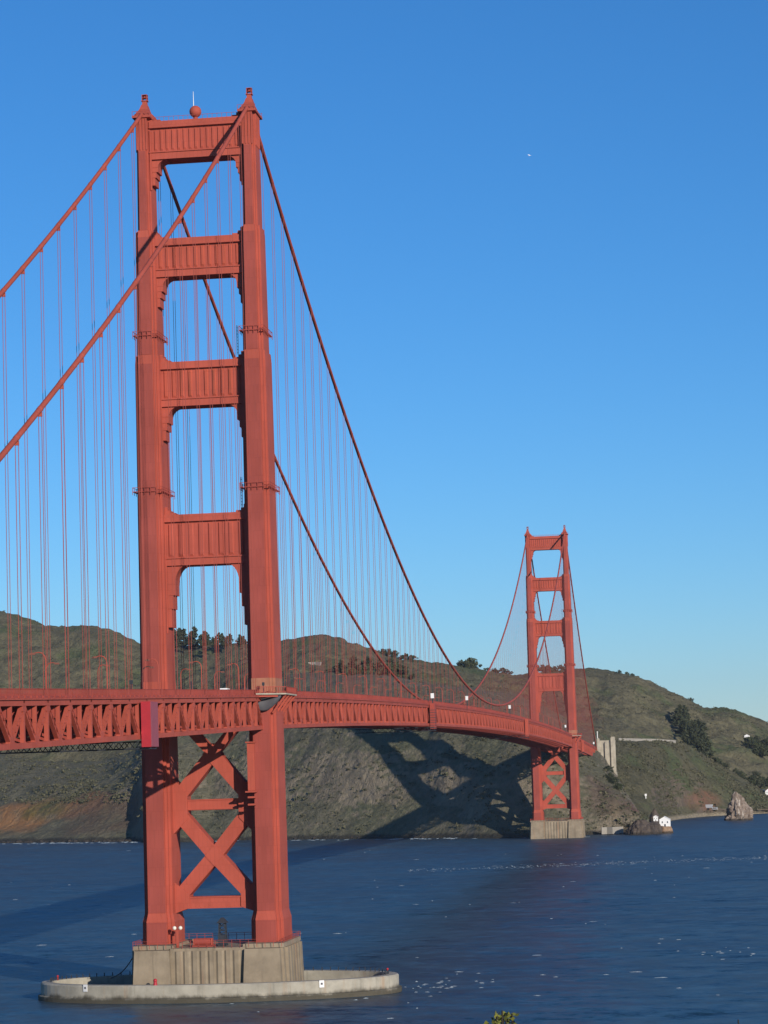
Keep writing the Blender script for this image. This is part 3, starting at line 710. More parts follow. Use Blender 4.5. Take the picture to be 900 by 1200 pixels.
# ------------------------------------------------------------------ ground shapes
def smooth_cols(A, k):
    if k < 1: return A
    ker = np.hanning(2*k+3)[1:-1]; ker /= ker.sum()
    P = np.pad(A, ((k, k), (0, 0), (0, 0)), mode='edge'); out = np.zeros_like(A)
    for i, wgt in enumerate(ker): out += wgt*P[i:i+A.shape[0]]
    return out
SHEETS = {}
def terrain(name, cols, amps, px0, px1, npx, rows_per, mat, seed, ksm=6, rock=1.0):
    """cols: list of (px, [(py, depth), ...]); a py of None means 'at the waterline' and uses the given z"""
    pxs = np.array([c[0] for c in cols], float); nr = len(cols[0][1])
    pts = np.zeros((len(cols), nr, 3))                     # world points of the control net
    for i, (px, rows) in enumerate(cols):
        for j, (py, d) in enumerate(rows):
            pts[i, j] = at(px, py, d) if d else on_z(px, py, 0.0)[0]
    xi = np.linspace(px0, px1, npx)
    G = np.zeros((npx, nr, 3))
    for j in range(nr):
        for c in range(3): G[:, j, c] = np.interp(xi, pxs, pts[:, j, c])
    G = smooth_cols(G, ksm)
    # subdivide rows with Catmull-Rom, limited
    out = []; amp = []; rid = []
    for j in range(nr-1):
        p0, p1, p2, p3 = G[:, max(j-1, 0)], G[:, j], G[:, j+1], G[:, min(j+2, nr-1)]
        k = rows_per[j]
        for s in range(k):
            u = s/k
            lin = p1*(1-u)+p2*u
            cr = .5*((2*p1)+(-p0+p2)*u+(2*p0-5*p1+4*p2-p3)*u*u+(-p0+3*p1-3*p2+p3)*u**3)
            out.append(lin*.55+cr*.45); amp.append(amps[j]*(1-u)+amps[j+1]*u); rid.append(j+u)
    out.append(G[:, nr-1]); amp.append(amps[nr-1]); rid.append(nr-1)
    V = np.stack(out, 1)                                    # (npx, nrow, 3)
    du = np.gradient(V, axis=0); dv = np.gradient(V, axis=1)
    N = np.cross(du, dv); N /= np.linalg.norm(N, axis=2, keepdims=True)+1e-9
    if N[..., 2].mean() < 0: N = -N
    nr2 = V.shape[1]; W = V.copy()
    off = Vector((seed*13.7, seed*7.1, seed*3.3))
    D = np.zeros((npx, nr2)); am = np.array(amp)
    for i in range(npx):
        for j in range(nr2):
            p = Vector(V[i, j])
            g = noise.ridged_multi_fractal(Vector((p.x/44, p.y/44, p.z/110))+off, 1.0, 2.1, 5, 1.0, 2.0)
            h = noise.fractal(Vector((p.x/16, p.y/16, p.z/22))+off, 0.8, 2.1, 5)
            q = noise.fractal(Vector((p.x/90, p.y/90, p.z/90))+off*2, 1.0, 2.0, 3)
            e = noise.fractal(Vector((p.x/4.5, p.y/4.5, p.z/7))+off, 0.9, 2.1, 3)
            D[i, j] = -.9*g*rock+.6*h+.9*q+.42*e
    D -= D.mean(); W = V+N*(D*am[None, :])[..., None]
    # ground never hangs over itself at the top rows: keep as is
    verts = W.reshape(-1, 3); faces = []
    for i in range(npx-1):
        for j in range(nr2-1):
            a = i*nr2+j; faces.append((a, a+nr2, a+nr2+1, a+1))
    me = bpy.data.meshes.new(name); me.from_pydata(verts.tolist(), [], faces)
    me.polygons.foreach_set('use_smooth', [True]*len(faces)); me.update()
    o = mesh_obj(name, me, mat); o['kind'] = 'structure'
    P = project(verts.reshape(-1, 3).T.T) if False else None
    d = verts-CAM; zc_ = d@_f
    SHEETS[name] = (W, np.stack([450+F*(d@_r)/zc_, 600-F*(d@_u)/zc_], 1).reshape(npx, nr2, 2), np.array(rid))
    return o
def pick(name, px, py):
    W, S, rid = SHEETS[name]; e = (S[..., 0]-px)**2+(S[..., 1]-py)**2
    i, j = np.unravel_index(np.argmin(e), e.shape); return W[i, j]
def crest(name, px, r0, r1):                               # highest point (in the picture) of the column nearest px between rows
    W, S, rid = SHEETS[name]; i = int(np.argmin(np.abs(S[:, S.shape[1]//2, 0]-px))); js = np.where((rid >= r0) & (rid <= r1))[0]
    j = js[np.argmin(S[i, js, 1])]; return W[i, j]

# ---- materials of the land
def land(name, grass, scrub, rock, rock2, patches, slope=(.55, .75), shore=(.045, .042, .035), lush=(.09, .125, .05)):
    k = NT(name, .95, .1)
    n1 = k.noise(k.pos((.010,.010,.010)), 1.0, 6, .6); n2 = k.noise(k.pos((.055,.055,.055)), 1.0, 6, .65); n3 = k.noise(k.pos((.22,.22,.14)), 1.0, 6, .7)
    n4 = k.noise(k.pos((.035,.035,.018), (31,7,3)), 1.0, 7, .7, .6)
    veg = k.mix(k.ramp(n1, .38, .62), grass, tuple(g*.72+s*.28 for g, s in zip(grass, scrub)))
    veg = k.mix(k.ramp(n2, .48, .62, 0, .8), veg, scrub)
    veg = k.mix(k.ramp(n3, .45, .7, 0, .45), veg, tuple(s*.6 for s in scrub))
    n5 = k.noise(k.pos((.016,.016,.016), (8,2,5)), 1.0, 4, .55)
    veg = k.mix(k.ramp(n5, .50, .66, 0, .6), veg, lush)
    n6 = k.noise(k.pos((.09,.09,.026), (2,9,4)), 1.0, 8, .75, 1.2)
    rk = k.mix(k.ramp(n4, .35, .65), rock, rock2)
    rk = k.mix(k.ramp(n6, .40, .30, 0, .8), rk, tuple(v*.3 for v in rock2))
    rk = k.mix(k.ramp(n6, .62, .75, 0, .5), rk, tuple(min(1, v*1.5) for v in rock))
    rk = k.mix(k.ramp(n3, .5, .75, 0, .6), rk, tuple(v*.45 for v in rock2))
    rk = k.mix(k.ramp(n2, .62, .8, 0, .5), rk, tuple(min(1, v*1.7) for v in rock))
    sl_ = k.math('ADD', k.nz(), k.math('MULTIPLY', k.math('SUBTRACT', n2, .5), .5))
    c = k.mix(k.ramp(sl_, slope[0], slope[1]), rk, veg)
    for cen, rad, col, amt in patches:
        f = k.math('MULTIPLY', k.patch(cen, rad), amt)
        c = k.mix(k.math('MULTIPLY', f, k.ramp(n2, .25, .6, .35, 1)), c, col)
    if shore:
        zz = k.math('ADD', k.zc(), k.math('MULTIPLY', n2, -5.0))
        c = k.mix(k.ramp(zz, -.5, 2.0, .85, 0), c, shore)
    k.color(c)
    hh = k.math('ADD', k.math('MULTIPLY', n3, 1.0), k.math('MULTIPLY', n4, 1.5)); k.bump(k.math('ADD', hh, k.math('MULTIPLY', n6, 1.2)), .9, 4.0); return k.m
GR, SC = (.182, .165, .098), (.118, .109, .068)
matA = land('headland_ground', (.19, .175, .115), (.125, .122, .08), (.285, .24, .17), (.20, .17, .125),
            [(at(30, 962, 2390), (75, 90, 26), (.44, .22, .09), 1.0), (at(105, 945, 2330), (70, 70, 16), (.30, .15, .075), .9), (at(62, 950, 2370), (40, 60, 12), (.07, .12, .035), .6),
             (at(130, 955, 2290), (60, 70, 30), (.135, .095, .07), .8),
             (at(735, 955, 2010), (22, 40, 22), (.17, .085, .075), .8), (at(705, 935, 2010), (18, 40, 30), (.15, .085, .075), .55), (at(722, 955, 1995), (6, 25, 12), (.36, .27, .16), .6)], lush=(.125, .135, .075))
matB = land('hill_ground', GR, SC, (.13, .115, .09), (.10, .09, .07),
            [(at(400, 790, 2400), (110, 160, 45), (.15, .115, .075), .8), (at(650, 825, 2700), (70, 200, 40), (.17, .075, .06), .65), (at(560, 772, 2950), (70, 160, 30), (.10, .145, .06), .5), (at(850, 868, 2750), (60, 150, 18), (.085, .135, .045), .6)], (.30, .5), None)
matC = land('slope_ground', (.148, .136, .082), (.082, .080, .049), (.18, .145, .105), (.13, .108, .085),
            [(at(820, 938, 2470), (32, 60, 14), (.25, .125, .08), .75), (at(840, 900, 2560), (80, 120, 12), (.13, .115, .07), .4)], (.28, .45), (.33, .28, .20))

# ---- headland: the cliffs under and behind the bridge
colsA = [(-260, [(994, None), (980, 2500), (958, 2540), (930, 2600), (905, 2700), (898, 2960)]),
 (-120, [(991, None), (972, 2420), (955, 2450), (928, 2540), (900, 2690), (897, 2900)]),
 (0,   [(988, None), (966, 2388), (950, 2415), (922, 2510), (886, 2650), (890, 2860)]),
 (40,  [(987.5, None), (966, 2345), (950, 2370), (922, 2470), (892, 2630), (894, 2850)]),
 (90,  [(987, None), (958, 2305), (938, 2340), (914, 2440), (894, 2600), (894, 2830)]),
 (125, [(986, None), (950, 2296), (926, 2330), (906, 2430), (892, 2590), (892, 2800)]),
 (158, [(985.5, None), (955, 2275), (918, 2300), (893, 2370), (882, 2520), (880, 2750)]),
 (166, [(988, None), (950, 2232), (908, 2290), (888, 2364), (875, 2490), (872, 2740)]),
 (200, [(987.5, None), (940, 2190), (885, 2250), (862, 2322), (850, 2420), (850, 2700)]),
 (250, [(985, None), (945, 2203), (893, 2250), (845, 2320), (822, 2430), (820, 2650)]),
 (340, [(984, None), (942, 2143), (885, 2190), (828, 2265), (795, 2380), (790, 2600)]),
 (430, [(983, None), (942, 2090), (878, 2130), (825, 2200), (795, 2330), (790, 2600)]),
 (500, [(982, None), (942, 2058), (880, 2106), (836, 2170), (806, 2320), (802, 2600)]),
 (520, [(982, None), (945, 2044), (888, 2074), (842, 2140), (808, 2310), (803, 2600)]),
 (540, [(982.2, None), (945, 2028), (892, 2064), (846, 2125), (811, 2300), (804, 2600)]),
 (560, [(982.5, None), (950, 1996), (893, 2046), (848, 2112), (815, 2300), (806, 2600)]),
 (580, [(982.7, None), (953, 1978), (897, 2028), (852, 2098), (822, 2300), (810, 2600)]),
 (606, [(982.2, None), (953, 1976), (897, 2008), (852, 2085), (832, 2300), (816, 2600)]),
 (640, [(981, None), (945, 1974), (895, 2006), (864, 2090), (848, 2300), (830, 2600)]),
 (675, [(979, None), (945, 1986), (903, 2020), (880, 2110), (865, 2310), (850, 2600)]),
 (700, [(978, None), (950, 1985), (922, 2020), (898, 2090), (876, 2280), (862, 2560)]),
 (722, [(977, None), (960, 1975), (940, 1990), (922, 2050), (908, 2180), (905, 2350)]),
 (740, [(976, None), (966, 1972), (954, 1980), (946, 2000), (940, 2060), (945, 2200)]),
 (756, [(976, None), (972, 1965), (968, 1970), (965, 1980), (963, 2010), (966, 2100)]),
 (772, [(979, None), (978.5, 1962), (978, 1966), (978, 1972), (978, 1990), (981, 2050)])]
for i, (px, rows) in enumerate(colsA):                     # a submerged foot in front
    p, tt = on_z(px, rows[0][0], 0.0)
    rows.insert(0, (rows[0][0]+7, tt-14))
terrain('headland', colsA, [0, .8, 1.25, 1.6, 1.8, 2.0, 3.0], -260, 772, 620, [6, 26, 34, 30, 16, 10], matA, 1.0, 5)
# ---- the hills behind
colsB = [(-420, [(915, 2700), (860, 2900), (790, 3050), (700, 3300), (760, 3700)]),
 (-120, [(915, 2700), (850, 2860), (775, 3000), (700, 3230), (760, 3700)]),
 (0,  [(905, 2680), (845, 2820), (780, 2960), (714, 3180), (780, 3700)]),
 (30, [(905, 2680), (845, 2820), (785, 2960), (727, 3160), (790, 3700)]),
 (60, [(905, 2680), (845, 2800), (790, 2940), (735, 3140), (790, 3700)]),
 (100, [(905, 2660), (845, 2800), (790, 2920), (731, 3120), (790, 3700)]),
 (130, [(905, 2640), (845, 2780), (795, 2900), (738, 3080), (790, 3700)]),
 (165, [(895, 2620), (850, 2760), (800, 2900), (754, 3080), (790, 3700)]),
 (205, [(870, 2580), (835, 2700), (790, 2850), (756, 3060), (790, 3700)]),
 (250, [(850, 2560), (825, 2680), (785, 2830), (757, 3040), (790, 3700)]),
 (300, [(830, 2520), (805, 2620), (775, 2780), (755, 3000), (790, 3700)]),
 (340, [(815, 2480), (795, 2560), (772, 2720), (750, 2960), (790, 3700)]),
 (372, [(812, 2460), (792, 2540), (770, 2700), (744, 2940), (790, 3700)]),
 (405, [(812, 2450), (795, 2530), (774, 2680), (751, 2930), (790, 3700)]),
 (440, [(815, 2460), (800, 2540), (783, 2680), (767, 2920), (800, 3700)]),
 (480, [(820, 2480), (805, 2560), (790, 2700), (773, 2950), (800, 3700)]),
 (540, [(830, 2480), (815, 2580), (800, 2740), (780, 3000), (810, 3700)]),
 (600, [(845, 2480), (825, 2600), (808, 2780), (792, 3050), (820, 3700)]),
 (640, [(856, 2480), (835, 2620), (812, 2820), (788, 3080), (820, 3700)]),
 (690, [(872, 2500), (845, 2680), (815, 2880), (783, 3100), (820, 3700)]),
 (740, [(885, 2560), (850, 2740), (820, 2900), (790, 3100), (820, 3700)]),
 (785, [(895, 2620), (870, 2760), (840, 2920), (808, 3080), (840, 3700)]),
 (830, [(905, 2680), (880, 2780), (858, 2900), (831, 3050), (860, 3700)]),
 (862, [(915, 2700), (888, 2790), (862, 2900), (833, 3060), (860, 3700)]),
 (900, [(925, 2700), (900, 2790), (873, 2900), (846, 3050), (870, 3700)]),
 (960, [(935, 2700), (910, 2790), (890, 2900), (862, 3050), (885, 3700)]),
 (1250, [(945, 2750), (925, 2850), (905, 3000), (870, 3200), (890, 3800)])]
terrain('hills', colsB, [3, 6, 6, 3.2, 6], -420, 1250, 520, [26, 28, 34, 10], matB, 2.0, 4, .8)
# ---- lower slope to the right of the far tower
colsC = [(640, [(974, 2200), (955, 2235), (900, 2330), (872, 2420), (880, 2700)]),
 (700, [(972, None), (952, 2190), (905, 2290), (869, 2420), (880, 2700)]),
 (760, [(966, None), (945, 2280), (905, 2360), (867, 2470), (885, 2700)]),
 (800, [(959.5, None), (945, 2420), (908, 2460), (870, 2540), (890, 2720)]),
 (830, [(956.5, None), (945, 2460), (915, 2500), (889, 2580), (900, 2720)]),
 (860, [(955, None), (947, 2480), (928, 2520), (907, 2580), (915, 2720)]),
 (900, [(953, None), (948, 2500), (941, 2530), (931, 2590), (938, 2720)]),
 (950, [(951, None), (948, 2520), (945, 2540), (942, 2590), (945, 2700)]),
 (1250, [(945, None), (943, 2500), (941, 2540), (938, 2600), (940, 2700)])]
for i, (px, rows) in enumerate(colsC):
    if rows[0][1] is None:
        p, tt = on_z(px, rows[0][0], 0.0); rows.insert(0, (rows[0][0]+4, tt-25))
    else: rows.insert(0, (rows[0][0]+5, rows[0][1]-40))
terrain('east_slope', colsC, [0, .5, 2.0, 3.0, 1.6, 3.0], 640, 1250, 300, [4, 16, 30, 24, 8], matC, 3.0, 4, .7)
# ---- bluff under the photographer
m = MB(); gx, gy = 60, 70; vs = []; fs = []
for i in range(gx+1):
    for j in range(gy+1):
        x = -10+280*i/gx; y = -900+330*j/gy
        d = (y+632)+.15*(x-128)+6*noise.noise(Vector((x/25, 0, 1)))
        z = 50.6 if d < 0 else 50.6-d*1.05
        z += 1.2*noise.fractal(Vector((x/18, y/18, 0)), 1, 2, 4)*(1 if d > 2 or d < -25 else .25)
        vs.append((x, y, max(z, -4)))
for i in range(gx):
    for j in range(gy): a = i*(gy+1)+j; fs.append((a, a+gy+1, a+gy+2, a+1))
m.add(vs, fs, 0, True); o = m.build('bluff', matC); o['kind'] = 'structure'

# ------------------------------------------------------------------ water
k = NT('sea_water', .12, .25)
k.b.inputs['IOR'].default_value = 1.33
dist = k.n('ShaderNodeVectorMath', operation='DISTANCE')
n0 = k.noise(k.pos((.004,.006,1), (3, 5, 0)), 1.0, 4, .5)
wa = k.noise(k.pos((.05,.11,1)), 1.0, 8, .62, .4); wb = k.noise(k.pos((.35,.7,1)), 1.0, 6, .65); wc = k.noise(k.pos((.012,.03,1), (7,1,0)), 1.0, 5, .6)
ns = k.noise(k.pos((.022,.034,1), (6,2,0)), 1.0, 8, .74, .5)
col = k.mix(k.ramp(n0, .35, .65), (.008, .031, .050), (.013, .050, .077))
col = k.mix(k.ramp(ns, .5, .62, 0, .5), col, (.03, .085, .125))
col = k.mix(k.ramp(ns, .5, .38, 0, .6), col, (.004, .02, .04))
nf = k.noise(k.pos((.09,.10,1), (1,7,0)), 1.0, 7, .78, .3)
col = k.mix(k.ramp(nf, .51, .60, 0, .6), col, (.045, .105, .15)); col = k.mix(k.ramp(nf, .49, .40, 0, .7), col, (.003, .016, .034))
k.color(col)
k.b.inputs['Roughness'].default_value = .18
def wave_vec(scale, off, amp, detail):
    x = k.n('ShaderNodeTexNoise'); k.l(k.pos(scale, off), x.inputs['Vector']); x.inputs['Scale'].default_value = 1.0; x.inputs['Detail'].default_value = detail; x.inputs['Roughness'].default_value = .6
    v = k.n('ShaderNodeVectorMath', operation='SUBTRACT'); k.l(x.outputs['Color'], v.inputs[0]); v.inputs[1].default_value = (.5, .5, .5)
    m_ = k.n('ShaderNodeVectorMath', operation='MULTIPLY'); k.l(v.outputs[0], m_.inputs[0]); m_.inputs[1].default_value = (amp*.8, amp, 0); return m_.outputs[0]
acc = None
for sc_, off_, amp_, det_ in (((.006,.010,1), (1,2,0), .25, 3), ((.035,.05,1), (4,1,0), .60, 5), ((.14,.2,1), (7,3,0), .90, 4), ((.9,1.8,1), (2,9,0), .70, 3)):
    v = wave_vec(sc_, off_, amp_, det_)
    if acc is None: acc = v
    else:
        ad = k.n('ShaderNodeVectorMath', operation='ADD'); k.l(acc, ad.inputs[0]); k.l(v, ad.inputs[1]); acc = ad.outputs[0]
ad = k.n('ShaderNodeVectorMath', operation='ADD'); k.l(acc, ad.inputs[0]); ad.inputs[1].default_value = (0, 0, 1)
nm_ = k.n('ShaderNodeVectorMath', operation='NORMALIZE'); k.l(ad.outputs[0], nm_.inputs[0]); k.l(nm_.outputs[0], k.b.inputs['Normal'])
# choppy water: body colour under a mirror whose grazing reflectance is limited by waves hiding each other
df = k.n('ShaderNodeBsdfDiffuse'); k.l(col, df.inputs['Color']); k.l(nm_.outputs[0], df.inputs['Normal'])
gl = k.n('ShaderNodeBsdfGlossy'); gl.inputs['Roughness'].default_value = .30; k.l(nm_.outputs[0], gl.inputs['Normal'])
fr = k.n('ShaderNodeFresnel'); fr.inputs['IOR'].default_value = 1.33; k.l(nm_.outputs[0], fr.inputs['Normal'])
ms = k.n('ShaderNodeMixShader'); k.l(k.math('MINIMUM', fr.outputs[0], .27), ms.inputs[0]); k.l(df.outputs[0], ms.inputs[1]); k.l(gl.outputs[0], ms.inputs[2])
k.l(ms.outputs[0], k.t.nodes['Material Output'].inputs['Surface']); k.t.nodes.remove(k.b)
M['water'] = k.m
S = 6500; m = MB(); m.add([(-S, -S+800, 0), (S, -S+800, 0), (S, S+800, 0), (-S, S+800, 0)], [(0, 1, 2, 3)]); o = m.build('sea', M['water']); o['kind'] = 'structure'

# ------------------------------------------------------------------ far pylon, walls, shore
for sx, lb in ((1, 'pale concrete bridge pylon with tall pilasters at the far end of the deck'), (-1, 'pale concrete pylon on the far side of the bridge end, hidden behind its twin')):
    t = thing('bridge_pylon', (sx*22, 1630, 38), lb, 'pylon', 'concrete pylons at the far bridge end')
    m = MB(); m.box(-7.4, 7.4, -6, 8, 0, 33.5); m.box(-7.6, 7.6, -6.2, 8.2, 33.51, 34.6); m.build('wall', M['concrete_pale'], t)
    for (xa, xb, za, zb_, d) in ((-7.9, -5.6, 4, 36.0, 1.6), (-1.2, 2.6, 0, 32.6, 1.9), (4.0, 7.9, -2, 36.8, 2.2)):
        if sx < 0: xa, xb = -xb, -xa
        m = MB(); m.box(xa, xb, -6-d, -5.9, za, zb_)
        m.box(xa+.4, xb-.4, -6-d*.8, -5.8, zb_+.01, zb_+.8); m.build('pilaster', M['concrete_pale'], t)
    m = MB(); m.loft([[(-10.5, -10, -4), (8.5, -10, -4), (8.5, 8.5, -4), (-10.5, 8.5, -4)], [(-7.9, -6.5, 7), (7.9, -6.5, 7), (7.9, 8.3, 7), (-7.9, 8.3, 7)]]); m.build('footing', M['concrete_pale'], t)
t = thing('bridge_pylon', (0, -352, 0), 'pale concrete pylon carrying the near end of the deck, beyond the left edge', 'pylon')
for sx in (-1, 1):
    m = MB(); m.box(sx*20-5, sx*20+5, -9, 9, -3, 70); m.box(sx*20-4.4, sx*20+4.4, -8, 8, 70.01, 74); m.build('wall', M['concrete_pale'], t)
m = MB(); m.box(-14.9, 14.9, -8.5, 8.5, -3, 56.5); m.build('cross_wall', M['concrete_pale'], t)
def wall_along(pts, h, th, mat, name, label, cat, sm=3):
    m = MB(); pts = [np.mean(pts[max(0, i-sm):i+sm+1], axis=0) for i in range(len(pts))]
    for a, b in zip(pts[:-1], pts[1:]):
        a = Vector(a); b = Vector(b); d = (b-a); m.beam(a+Vector((0, 0, h/2-.8)), b+d.normalized()*.05+Vector((0, 0, h/2-.8)), th, h+1.6, Vector((-d.y, d.x, 0)))
    o = m.build(name, mat); tag(o, label, cat); return o
wall_along([crest('east_slope', px, 3, 4.6) for px in range(716, 806, 6)], 2.2, .6, M['wall'], 'roadside_wall', 'low pale road wall along the crest right of the concrete pylon', 'wall')
wall_along([pick('hills', px, 779-(px-355)*.03) for px in range(352, 430, 6)], 2.6, .6, M['wall'], 'roadside_wall', 'thin pale road wall on the brown hillside above the deck', 'wall')
sw = [on_z(px, py, 2.0)[0]-np.array([0, 9, 0]) for px, py in ((686, 975.5), (700, 975), (712, 974.5), (724, 974), (738, 973.5), (750, 974))]
wall_along(sw, 3.6, 1.2, M['wall'], 'sea_wall', 'long low grey sea wall at the shore right of the far tower pier', 'wall')

def rock_mesh(name, prof, seed, seg=40, rows=26, rough=.16, fine=.5):
    """prof: list of (height 0..1, half width x, half depth y, shift x)"""
    m = MB(); vs = []; hs = np.linspace(0, 1, rows); P = np.array(prof)
    off = Vector((seed*5.1, seed*9.7, seed*2.3))
    for hgt in hs:
        wx, wy, sh, zz = (np.interp(hgt, P[:, 0], P[:, k]) for k in (1, 2, 3, 4))
        for i in range(seg):
            a = 2*math.pi*i/seg; p = Vector((sh+wx*math.cos(a), wy*math.sin(a), zz))
            g = noise.ridged_multi_fractal(Vector((p.x/7, p.y/7, p.z/13))+off, 1, 2.1, 4, 1, 2)-1.1; e = noise.fractal(p/3+off, .8, 2.1, 4)
            q = 1-rough*g+rough*fine*e; vs.append((sh+(p.x-sh)*q, p.y*q, p.z+.5*e*(1 if 0 < hgt else 0)))
    n = seg; vs.append((P[-1, 3], 0, P[-1, 4]+.3)); fs = []
    for j in range(rows-1):
        for i in range(n): fs.append((j*n+i, j*n+(i+1) % n, (j+1)*n+(i+1) % n, (j+1)*n+i))
    for i in range(n): fs.append(((rows-1)*n+i, (rows-1)*n+(i+1) % n, len(vs)-1))
    m.add(vs, fs); return m.mesh(name)
def rockmat(name, a, b, top=None):
    k = NT(name, .9, .15); n1 = k.noise(k.pos((.25,.25,.09)), 1, 7, .7, .5); n2 = k.noise(k.pos((.9,.9,.5)), 1, 6, .7)
    c = k.mix(k.ramp(n1, .38, .62), a, b); c = k.mix(k.ramp(n2, .52, .72, 0, .7), c, tuple(v*.4 for v in a))
    if top: c = k.mix(k.ramp(k.math('ADD', k.noise(k.pos((.4,.4,.07), (5,1,2)), 1, 5), 0), .55, .66, 0, .8), c, top)
    c = k.mix(k.ramp(k.math('ADD', k.zc(), k.math('MULTIPLY', n1, -3)), -.8, .8, .9, 0), c, (.04, .035, .03))
    k.color(c).bump(n2, .8, .8); return k.m
M['rock_pale'] = rockmat('pale_sea_rock', (.17, .13, .10), (.30, .24, .19), (.55, .50, .43))
M['rock_dark'] = rockmat('dark_sea_rock', (.06, .05, .045), (.12, .095, .075))
M['rock_brown'] = rockmat('brown_sea_rock', (.22, .13, .075), (.33, .23, .15))
def put_rock(px, py, prof, mat, seed, label, group=None, **kw):
    P, tt = on_z(px, py, 0.0); o = mesh_obj('sea_rock', rock_mesh('sea_rock', prof, seed, **kw), mat); o.location = (P[0], P[1], 0)
    return tag(o, label, 'rock', group)
put_rock(866, 961, [(0, 13.0, 9, 0, -3), (.12, 12.2, 8.5, .2, 0), (.4, 9.3, 7, .4, 8.5), (.65, 6.6, 5.2, -.4, 16), (.85, 3.8, 3.2, -1.6, 21.5), (1, 1.2, 1.2, -2.0, 24.6)], M['rock_pale'], 3, 'tall pointed pale rock standing alone in the water at the right', None, seg=64, rows=44, rough=.26, fine=.7)
put_rock(750, 978, [(0, 9.5, 7, 0, -2), (.2, 9.2, 6.5, 0, 1.5), (.6, 7.5, 5, .5, 6.5), (1, 4.0, 3, 1, 10.5)], M['rock_dark'], 5, 'dark low rock at the shore just left of the white lighthouse building', rough=.22)
put_rock(764, 977.5, [(0, 8, 6, 0, -2), (.2, 7.5, 6, 0, 2), (.55, 6.5, 5, 0, 6.2), (1, 4.5, 3.5, -.5, 8.5)], M['rock_dark'], 8, 'dark flat-topped rock between the white lighthouse building and the dark low rock', rough=.2)
put_rock(780, 976.5, [(0, 5.6, 5, 0, -2), (.3, 5.4, 5, 0, 1.5), (.75, 4.8, 4.5, -.1, 4.2), (1, 4.4, 4.2, -.2, 5.1)], M['rock_brown'], 11, 'warm brown rock carrying the white lighthouse building', rough=.12)
P, _ = on_z(765, 972, 0.0)
put_rock(767, 971, [(0, 6, 5, 0, -2), (.3, 5.2, 4.5, 0, 5), (.7, 3.2, 3, .3, 11), (1, .8, .8, .6, 15.5)], M['rock_dark'], 14, 'spiky brown rock rising behind the white lighthouse building', rough=.25)
def house(loc, w_, d_, h_, r_, label, roofmat, cat='building', name='lighthouse_building'):
    t = thing(name, tuple(loc), label, cat)
    m = MB(); m.box(-w_/2, w_/2, -d_/2, d_/2, 0, h_); m.slab_xz([(-w_/2, h_+.01), (w_/2, h_+.01), (0, h_+r_)], -d_/2+.02, d_/2-.02); m.build('wall', M['white'], t)
    m = MB(); a = .35
    for sx in (-1, 1): m.beam((sx*(w_/2+a), 0, h_+.12-a*r_/w_*2), (0, 0, h_+r_+.14), d_+.7, .2, (0, 1, 0))
    m.build('roof', roofmat, t)
    for x in (-w_*.24, w_*.24):
        m = MB(); m.box(x-w_*.05, x+w_*.05, -d_/2-.06, -d_/2-.005, h_*.5, h_*.75); m.build('window', M['glass'], t)
    m = MB(); m.box(-w_*.07, w_*.07, -d_/2-.06, -d_/2-.005, .02, h_*.36); m.build('door', M['dark_steel'], t)
    return t
P, _ = on_z(780, 976.5, 0.0); house((P[0]-.1, P[1]+.4, 5.0), 8.0, 7, 5.2, 2.2, 'white gabled lighthouse building on the brown rock right of the far tower', M['white'])
P, _ = on_z(769, 975, 0.0); house((P[0], P[1]+2, 8.2), 3.4, 3.4, 3.2, 1.0, 'small white hut behind and left of the lighthouse building', M['white'], 'hut', 'hut')
P = pick('east_slope', 897, 930); house((P[0]+3, P[1]-2, P[2]-1.5), 6.5, 6, 4, 2.4, 'white house with dull pink roof at the right edge of the picture', M['tarp_purple'], 'house', 'house')
P = pick('hills', 874, 866); house((P[0], P[1], P[2]-.3), 6, 5, 3.4, 1.6, 'tiny white cabin alone on the green slope at the upper right', M['white'], 'cabin', 'cabin')
for px, py, lb in ((830, 947.5, 'pale truck parked by the beach left of the pointed rock'), (838, 949.5, 'small pale van parked closest to the pointed rock')):
    P = pick('east_slope', px, py); vehicle('truck' if px < 835 else 'van', M['silver'], (P[0], P[1]-3, P[2]+.2), lb, None, R(70))
P = pick('east_slope', 757, 936); t = thing('beacon_post', tuple(P), 'small white marker post on the dark slope above the lighthouse', 'marker'); m = MB(); m.box(-.35, .35, -.35, .35, 0, 2.4); m.build('post', M['white'], t); m = MB(); m.box(-.9, .9, -.2, .2, 2.41, 4.2); m.build('board', M['white'], t)
t = thing('lamp_post', (14.5, 1627, 71.5), 'white lamp post at the far end of the deck by the pylon', 'lamp post'); m = MB(); m.tube([(0, 0, 0), (0, 0, 8)], .35, 8); m.build('post', M['white'], t); m = MB(); m.ball((0, 0, 8.5), .7); m.build('lamp', M['lens'], t)

# ------------------------------------------------------------------ trees
def leaf_mat(name, a, b):
    k = NT(name, .8, .15); n = k.noise(k.pos((.35,.35,.35)), 1.0, 4, .6)
    k.color(k.mix(k.ramp(n, .35, .65), a, b)); return k.m
M['leaf_dark'] = leaf_mat('dark_foliage', (.034, .044, .026), (.075, .082, .042))
M['leaf_mid'] = leaf_mat('green_foliage', (.045, .058, .028), (.085, .092, .044))
M['leaf_scrub'] = leaf_mat('scrub_foliage', (.078, .08, .046), (.125, .118, .07))
rnd = random.Random(11)
def quad(m, c, s, rg):
    a = Vector((rg.gauss(0, 1), rg.gauss(0, 1), rg.gauss(0, 1))).normalized(); b = a.orthogonal().normalized(); e = a.cross(b)
    c = Vector(c); s2 = s*rg.uniform(.6, 1.2); m.add([c-b*s-e*s2, c+b*s-e*s2*.7, c+b*s*.8+e*s2, c-b*s*.9+e*s2*.9], [(0, 1, 2, 3)])
